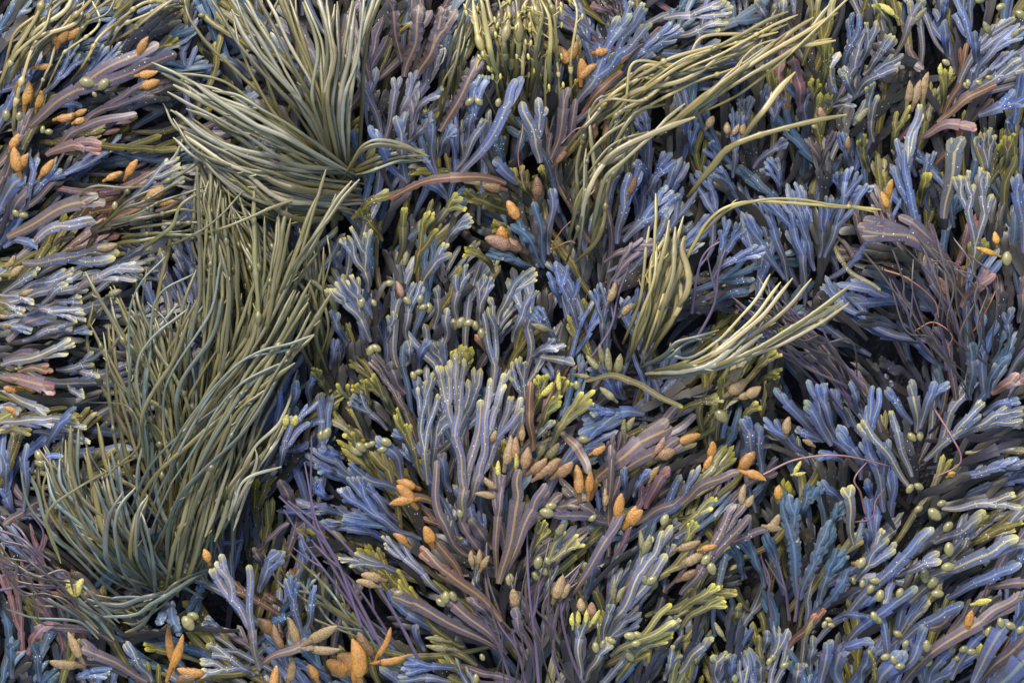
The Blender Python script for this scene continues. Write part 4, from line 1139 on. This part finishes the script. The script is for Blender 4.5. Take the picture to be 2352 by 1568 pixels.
def strand(buf, path, width, col, zb, zt, nblad, ends=True):
    c2 = path; n = len(c2); s = np.linspace(0, 1, n)
    arch = rnd.uniform(4, 16); a1 = rnd.uniform(0, 6)
    z = zb + (zt - zb) * np.minimum(1, s * 2.6) ** .7 + arch * np.sin(np.pi * s) + 2.5 * np.sin(s * 9 + a1) - 8 * np.clip(s - .85, 0, 1) / .15 * rnd.random()
    t2 = np.gradient(c2, axis=0); t2 /= np.maximum(np.linalg.norm(t2, axis=1, keepdims=True), 1e-9)
    c2 = c2 + np.column_stack([-t2[:, 1], t2[:, 0]]) * (wob(n, 3.2, 9) * np.minimum(1, s * 4))[:, None]
    c = np.column_stack([c2, z]); L = np.linalg.norm(np.diff(c2, axis=0), axis=1).sum()
    w = width * .5 * (.85 + .15 * np.sin(s * 5 + a1)) * (1 + wob(n, .12, 3))
    w *= np.minimum(1, .55 + s * 2.5)
    w *= np.clip((1 - s) * L / (width * 3.2), .12, 1) ** .55
    for k in range(n):                       # small nubs along the margins
        if rnd.random() < .05: w[k] *= 1.22
    base = lin(col) * rnd.uniform(.42, 1.12) * V([rnd.uniform(.92, 1.06), 1, rnd.uniform(.8, 1.2)])
    cols = np.tile(base, (n, 1)); tf = np.clip(1 - (1 - s) * L / 26, 0, 1)[:, None] * (.8 if col[0] > 150 else .4)
    dk = np.clip(1 - s * 4, 0, 1)[:, None] * .35
    cols = cols * (1 - dk) + lin((100, 88, 62)) * dk
    if max(col) > 90: cols = cols * (1 - tf) + lin((186, 170, 84)) * tf
    for _ in range(rnd.choice((0, 1, 2, 3)) if width > 10 and n > 20 else 0):     # short side shoots on the margins
        k = int(n * rnd.uniform(.2, .92)); k = min(max(k, 1), n - 2); d = unit(c[k+1] - c[k-1]); q = V([-d[1], d[0], 0]) * rnd.choice((-1, 1))
        ln_ = rnd.uniform(7, 20); kk = np.linspace(0, 1, 5)[:, None]; pc = c[k] + q * w[k] * .7 + d * kk * ln_ + q * kk ** .7 * ln_ * rnd.uniform(.2, .6)
        tube(buf, pc, 2.3 * (1.05 - kk[:, 0] * .6), .8, np.hstack([cols[k] * (1 - kk) + lin((176, 160, 80)) * kk, np.ones((5, 1))]), 6)
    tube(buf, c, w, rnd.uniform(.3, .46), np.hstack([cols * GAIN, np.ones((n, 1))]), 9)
    bl = []
    for k in range(nblad):
        i = int(n * rnd.uniform(.25, .85)); i = min(max(i, 1), n - 2); d = c[i+1] - c[i-1]
        bl.append((c[i], math.atan2(-d[1], d[0]), width * rnd.uniform(2.2, 3.2), width * rnd.uniform(1.35, 1.8), base))
    return c, bl

STRAND_NAME = {'whorl_up': ('strands fanning up from the whorl', 'upright knotted strand in the fan above the pale whorl'), 'whorl_low': ('lower strands behind the fan', 'shaded grey strand between the upright strands above the whorl'),
 'whorl_left': ('curved strands left of the whorl', 'broad pale strand curving leftward out of the whorl'), 'whorl_under': ('lower curved strands of the whorl', 'shaded strand lying beneath the leftward curving strands'),
 'whorl_right': ('strands right of the whorl', 'short grey strand leaving the whorl towards the brown blade'), 'bent': ('bent strands below the whorl', 'bent strand crossing below the whorl beside the yellow-tipped fan'),
 'drape': ('strands draped down from the whorl', 'long olive strand draped from below the whorl into the lower left tangle'), 'midleft': ('upright strands below the whorl', 'narrow olive strand hanging below the whorl with long swellings'), 'topleft': ('yellow strands in the top left corner', 'yellow-olive strand behind the orange three-lobed pod'),
 'leftmid': ('strands left of the whorl', 'olive strand lying between purple fronds and the whorl'), 'cross': ('crossing strands', 'thin strand crossing over the upright olive strands'),
 'bl_right': ('strands slanting to the upper right', 'olive strand slanting upward from the lower left tangle'), 'bl_left': ('strands slanting to the upper left', 'dark olive strand slanting to the upper left in the tangle'),
 'bl_mid': ('upright strands in the tangle', 'upright olive strand in the middle of the lower left tangle'), 'bl_down': ('strands at the foot of the tangle', 'broad grey-green strand at the foot of the lower left tangle'),
 'bl_arc': ('curved strands left of the tangle', 'teal-grey strand curving around the left side of the tangle'), 'bl_arc2': ('inner curved strands of the tangle', 'grey-green strand bowed across the lower left tangle'),
 'bl_loop': ('looping strands', 'looped blue-grey strand over the foot of the tangle'), 'bl_low': ('strands near the yellow heart-shaped pod', 'grey strand curving low beside the yellow heart-shaped pod'),
 'bl_curl': ('curling strands', 'thin strand curling in an open loop over the tangle'), 'bl_tip': ('strand tips right of the tangle', 'pale tapering strand sticking out right of the tangle'),
 'bl_tuft': ('strands right of the tangle', 'short olive strand at the right edge of the tangle'), 'lowright_of_hero': ('strands beside the purple stems', 'teal strand lying beside the purple stems'),
 'beaded': ('beaded yellow strands', 'yellow upright strand with small beads at the top edge'), 'diag': ('diagonal yellow strands', 'yellow strand sweeping to the upper right edge'),
 'yfork': ('forked yellow strand', 'pale yellow strand rising over the blue clump'), 'arch': ('arching thin strands', 'thin yellow strand arching over the blue fan clump'),
 'column': ('upright yellow strands', 'yellow upright strand left of the blue clump'), 'spray': ('spray of pale strands', 'pale strand in the spray over the dark purple stems'),
 'upper_thin': ('thin strands by the beaded ones', 'thin olive strand left of the beaded yellow strands'), 'low_diag': ('olive strands in the middle', 'olive strand under the long diagonal strand'),
 'stems_right': ('dark stems in the right tangle', 'thin dark purple stem in the tangle right of the pale strand spray'), 'stems_left': ('purple stems at the left edge', 'thin purple stem at the left edge near the yellow heart-shaped pod'), 'stems_mid': ('purple stems fanning up at the bottom', 'thin purple stem among those fanning up from the bottom edge'),
 'mid_low': ('shaded strands beside the yellow-tipped fan', 'shaded olive strand left of the yellow-tipped fan')}
STUFF = Buf(); NSTR = 0
def resample4(P): return P
def build_strands():
    global NSTR
    for ln in STRANDS.strip().splitlines():
        hd, body = ln.split('|'); g, colk, n, wd, L, jit, nb = hd.split(); n = int(n); wd = float(wd); L = int(L); jit = float(jit); nb = int(nb)
        guides = [np.array([float(x) for x in q.split()]).reshape(-1, 2) for q in body.split(';')]
        zb, zt = -70 + 12 * L, -14 + 21 * L
        for k in range(n):
            uu = (k + rnd.uniform(.2, .8)) / n * (len(guides) - 1); i = min(int(uu), len(guides) - 2); f = uu - i
            P = guides[i] * (1 - f) + guides[i+1] * f
            P = P + np.array([[rnd.gauss(0, jit), rnd.gauss(0, jit)] for _ in P]) * np.array([.5, 1, 1.2, 1])[:len(P), None]
            if jit >= 9: P = P + unit(P[-1] - P[0]) * rnd.gauss(0, 38)
            if n > 1: P[-1] = P[-2] + (P[-1] - P[-2]) * rnd.uniform(.62, 1.06)
            path = catmull(P, 7.0)
            ind = L >= 4
            bf = Buf() if ind else STUFF
            z0 = rnd.uniform(-26, 12)
            c, bl = strand(bf, path, wd * rnd.uniform(.5, .98), STR[colk] if colk == 'pm' or rnd.random() < (.86 if colk in ('gy', 'gp') else .74) else STR[rnd.choice(('go', 'go', 'gb'))], zb + z0, zt + z0, (1 if rnd.random() < .6 else 0) + nb - 1 if nb else 0)
            if g == 'beaded':
                for kk in range(3):
                    i = int(len(c) * rnd.uniform(.1, .9)); sd = rnd.choice((-1, 1)); d = unit(c[min(i+1, len(c)-1)] - c[i-1]); nb_ = V([-d[1], d[0], 0]) * sd
                    e = c[i] + nb_ * wd * rnd.uniform(.9, 1.3) + d * rnd.uniform(8, 22)
                    bl.append((e + V([0, 0, 4]), math.atan2(-d[1], d[0]), 15, 8, lin((186, 174, 84))))
                    stalk = np.linspace(0, 1, 6)[:, None] * (e - c[i]) + c[i]
                    tube(bf, stalk, np.full(6, 2.0), 1, np.hstack([np.tile(lin(STR[colk]), (6, 1)), np.ones((6, 1))]), 6)
            if ind:
                org = scene_origin(c[0]); NSTR += 1
                if bl:
                    root = bpy.data.objects.new('knotted_strand', None); C.objects.link(root); root.location = tuple(org); root.empty_display_size = .01
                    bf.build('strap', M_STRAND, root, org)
                    for (p, a, l_, w_, bc) in bl:
                        b2 = Buf(); pod(b2, p, a, l_, w_, 0, np.append(bc * 1.05, 1), pointed=1.7 if g != 'beaded' else .9, lump=0); b2.build('air_bladder', M_STRAND, root, org)
                else: root = bf.build('seaweed_stem' if colk == 'pm' else 'knotted_strand', M_STRAND, None, org)
                tag(root, STRAND_NAME[g][1], 'seaweed stem' if colk == 'pm' else 'seaweed strand', STRAND_NAME[g][0])
            else:
                for (p, a, l_, w_, bc) in bl: pod(STUFF, p, a, l_, w_, 0, np.append(bc, 1), pointed=1.7, lump=0)
build_strands()
tag(STUFF.build('strand_tangle', M_STRAND), kind='stuff')
print('strands', NSTR, 'fronds', len(HEROES))

# ---------------------------------------------------------------- bare stems
def build_stems():
    for ln in STEMS.strip().splitlines():
        hd, body = ln.split('|'); ck, wd, L = hd.split(); P = np.array([float(x) for x in body.split()]).reshape(-1, 2)
        path = catmull(P, 7.0); n = len(path); s = np.linspace(0, 1, n); L = float(L); wd = float(wd)
        z = -50 + 18 * L + 22 * np.minimum(1, s * 2) + 3 * np.sin(s * 8 + rnd.uniform(0, 6)); c = np.column_stack([path, z])
        bf = Buf(); col = lin(STEMC[ck]) * rnd.uniform(.8, 1.15)
        tube(bf, c, wd * .5 * (1 - .5 * s) * (1 + np.array([rnd.uniform(-.08, .08) for _ in s])), .8, np.tile(np.append(col, 1), (n, 1)), 7)
        if wd > 6:                             # a side branch that forks off towards the tip
            i = int(n * rnd.uniform(.35, .6)); d = unit(c[i+1] - c[i]); nb = V([-d[1], d[0], 0]) * rnd.choice((-1, 1)); ln_ = rnd.uniform(40, 90)
            k = np.linspace(0, 1, 10)[:, None]; c2 = c[i] + d * k * ln_ + nb * (k ** .8) * ln_ * .35
            tube(bf, c2, wd * .36 * (1 - .6 * k[:, 0]), .8, np.tile(np.append(col, 1), (10, 1)), 7)
        o = bf.build('seaweed_stem', M_STRAND, None, scene_origin(c[0]))
        p = c[n // 2]; cn = {'pu': 'purple', 'pk': 'pinkish purple', 'or': 'orange'}[ck]
        for nth in range(4):
            l = f"thin bare {cn} stem {place(p, nth)}"
            if l not in USED: break
            l = f"bare {cn} stem running to the {DIRW[octant(*(P[-1] - P[0]))]}, {place(p, nth)}"
            if l not in USED and len(l.split()) <= 16: break
        USED[l] = 1
        tag(o, l, 'seaweed stem', 'bare seaweed stems')
build_stems()

# ---------------------------------------------------------------- pebbles in the bare gaps
def build_pebbles():
    q = PEBBLES.split(); g = np.random.default_rng(5)
    for i in range(0, len(q), 4 - 0):
        p = to_p(q[i], float(q[i+1]), float(q[i+2])); r_ = float(q[i+3]) * .5
        bf = Buf(); col = np.array([1, 1, 1, 1.])
        pod(bf, V([p[0], p[1], -150]), rnd.uniform(0, 3), r_ * 2.4, r_ * 2.0, .1, col, pointed=.7, lump=.14, m=10, n=9)
        o = bf.build('pebble', M_PEB, None, scene_origin(V([p[0], p[1], -150])))
        tag(o, 'mottled white wet pebble in the bare gap beside the purple stems' if q[i] == 'E' else 'small wet pebble in the dark gap below the pale spray', 'pebble', 'pebbles in the gaps' if q[i] == 'E' else 'pebbles in the dark gap')
build_pebbles()

# ---------------------------------------------------------------- undergrowth: the mass of lower fronds nobody could count
AXES = np.array([[*(.5 * (h['b'] + h['t'])), *unit(h['t'] - h['b'])] for h in HEROES])
GAPS = [(1130, 590, 90), (930, 1430, 80), (2110, 960, 110), (1900, 850, 90), (660, 255, 70), (470, 1100, 60), (1510, 930, 50), (530, 190, 60), (450, 1430, 80), (2240, 1050, 70), (2030, 1180, 60), (1740, 1400, 60), (1090, 490, 60), (2050, 820, 80),
 (880, 480, 50), (740, 400, 40), (1650, 700, 50), (1540, 800, 50), (960, 1090, 40), (700, 1180, 60), (230, 900, 50), (210, 1330, 60), (1150, 1420, 60), (1820, 1380, 50), (2160, 330, 50), (1720, 1130, 40), (380, 140, 50), (2000, 60, 50), (850, 1450, 60)]
def build_undergrowth(name, step, zlo, zhi, seed, margin, jl):
    global rnd
    rnd = random.Random(seed); bf = Buf()
    y = -margin
    while y < H + margin:
        x = -margin
        while x < W + margin:
            p = V([x + rnd.uniform(-.5, .5) * step, y + rnd.uniform(-.5, .5) * step]); x += step
            inframe = 0 < p[0] < W and 0 < p[1] < H
            if any(math.hypot(p[0] - a, p[1] - b) < r_ for a, b, r_ in GAPS) and rnd.random() < (.78 if zlo > -150 else .35): continue
            d2 = (AXES[:, 0] - p[0]) ** 2 + (AXES[:, 1] - p[1]) ** 2; k = np.argsort(d2)[:5]; wt = 1 / (d2[k] + 900)
            dr = unit((AXES[k, 2:] * wt[:, None]).sum(0)); a = math.atan2(dr[1], dr[0]) + rnd.gauss(0, .27); dr = V([math.cos(a), math.sin(a)])
            pal = HEROES[int(rnd.choice(list(k[:3])))]['pal']
            if rnd.random() < (.85 if zlo < -150 else .55): pal = rnd.choice(['ol', 'dk', 'dk', 'dk', 'dk', 'te', 'ol'])  # mostly near-black palette, putting the gaps' shade into the undergrowth colour
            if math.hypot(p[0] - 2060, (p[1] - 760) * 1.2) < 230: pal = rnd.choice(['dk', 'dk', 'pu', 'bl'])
            ln = rnd.uniform(.8, 1.25) * jl; nn = V([-dr[1], dr[0]]); bend = rnd.uniform(-.16, .16) * ln
            b = p - dr * ln * .5; t = p + dr * ln * .5
            z0 = rnd.uniform(zlo, zhi)
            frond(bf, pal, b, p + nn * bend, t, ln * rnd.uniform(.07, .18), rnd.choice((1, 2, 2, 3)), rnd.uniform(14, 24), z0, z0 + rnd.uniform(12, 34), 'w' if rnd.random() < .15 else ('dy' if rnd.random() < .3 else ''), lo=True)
        y += step
    tag(bf.build(name, M_BLADE), kind='stuff')
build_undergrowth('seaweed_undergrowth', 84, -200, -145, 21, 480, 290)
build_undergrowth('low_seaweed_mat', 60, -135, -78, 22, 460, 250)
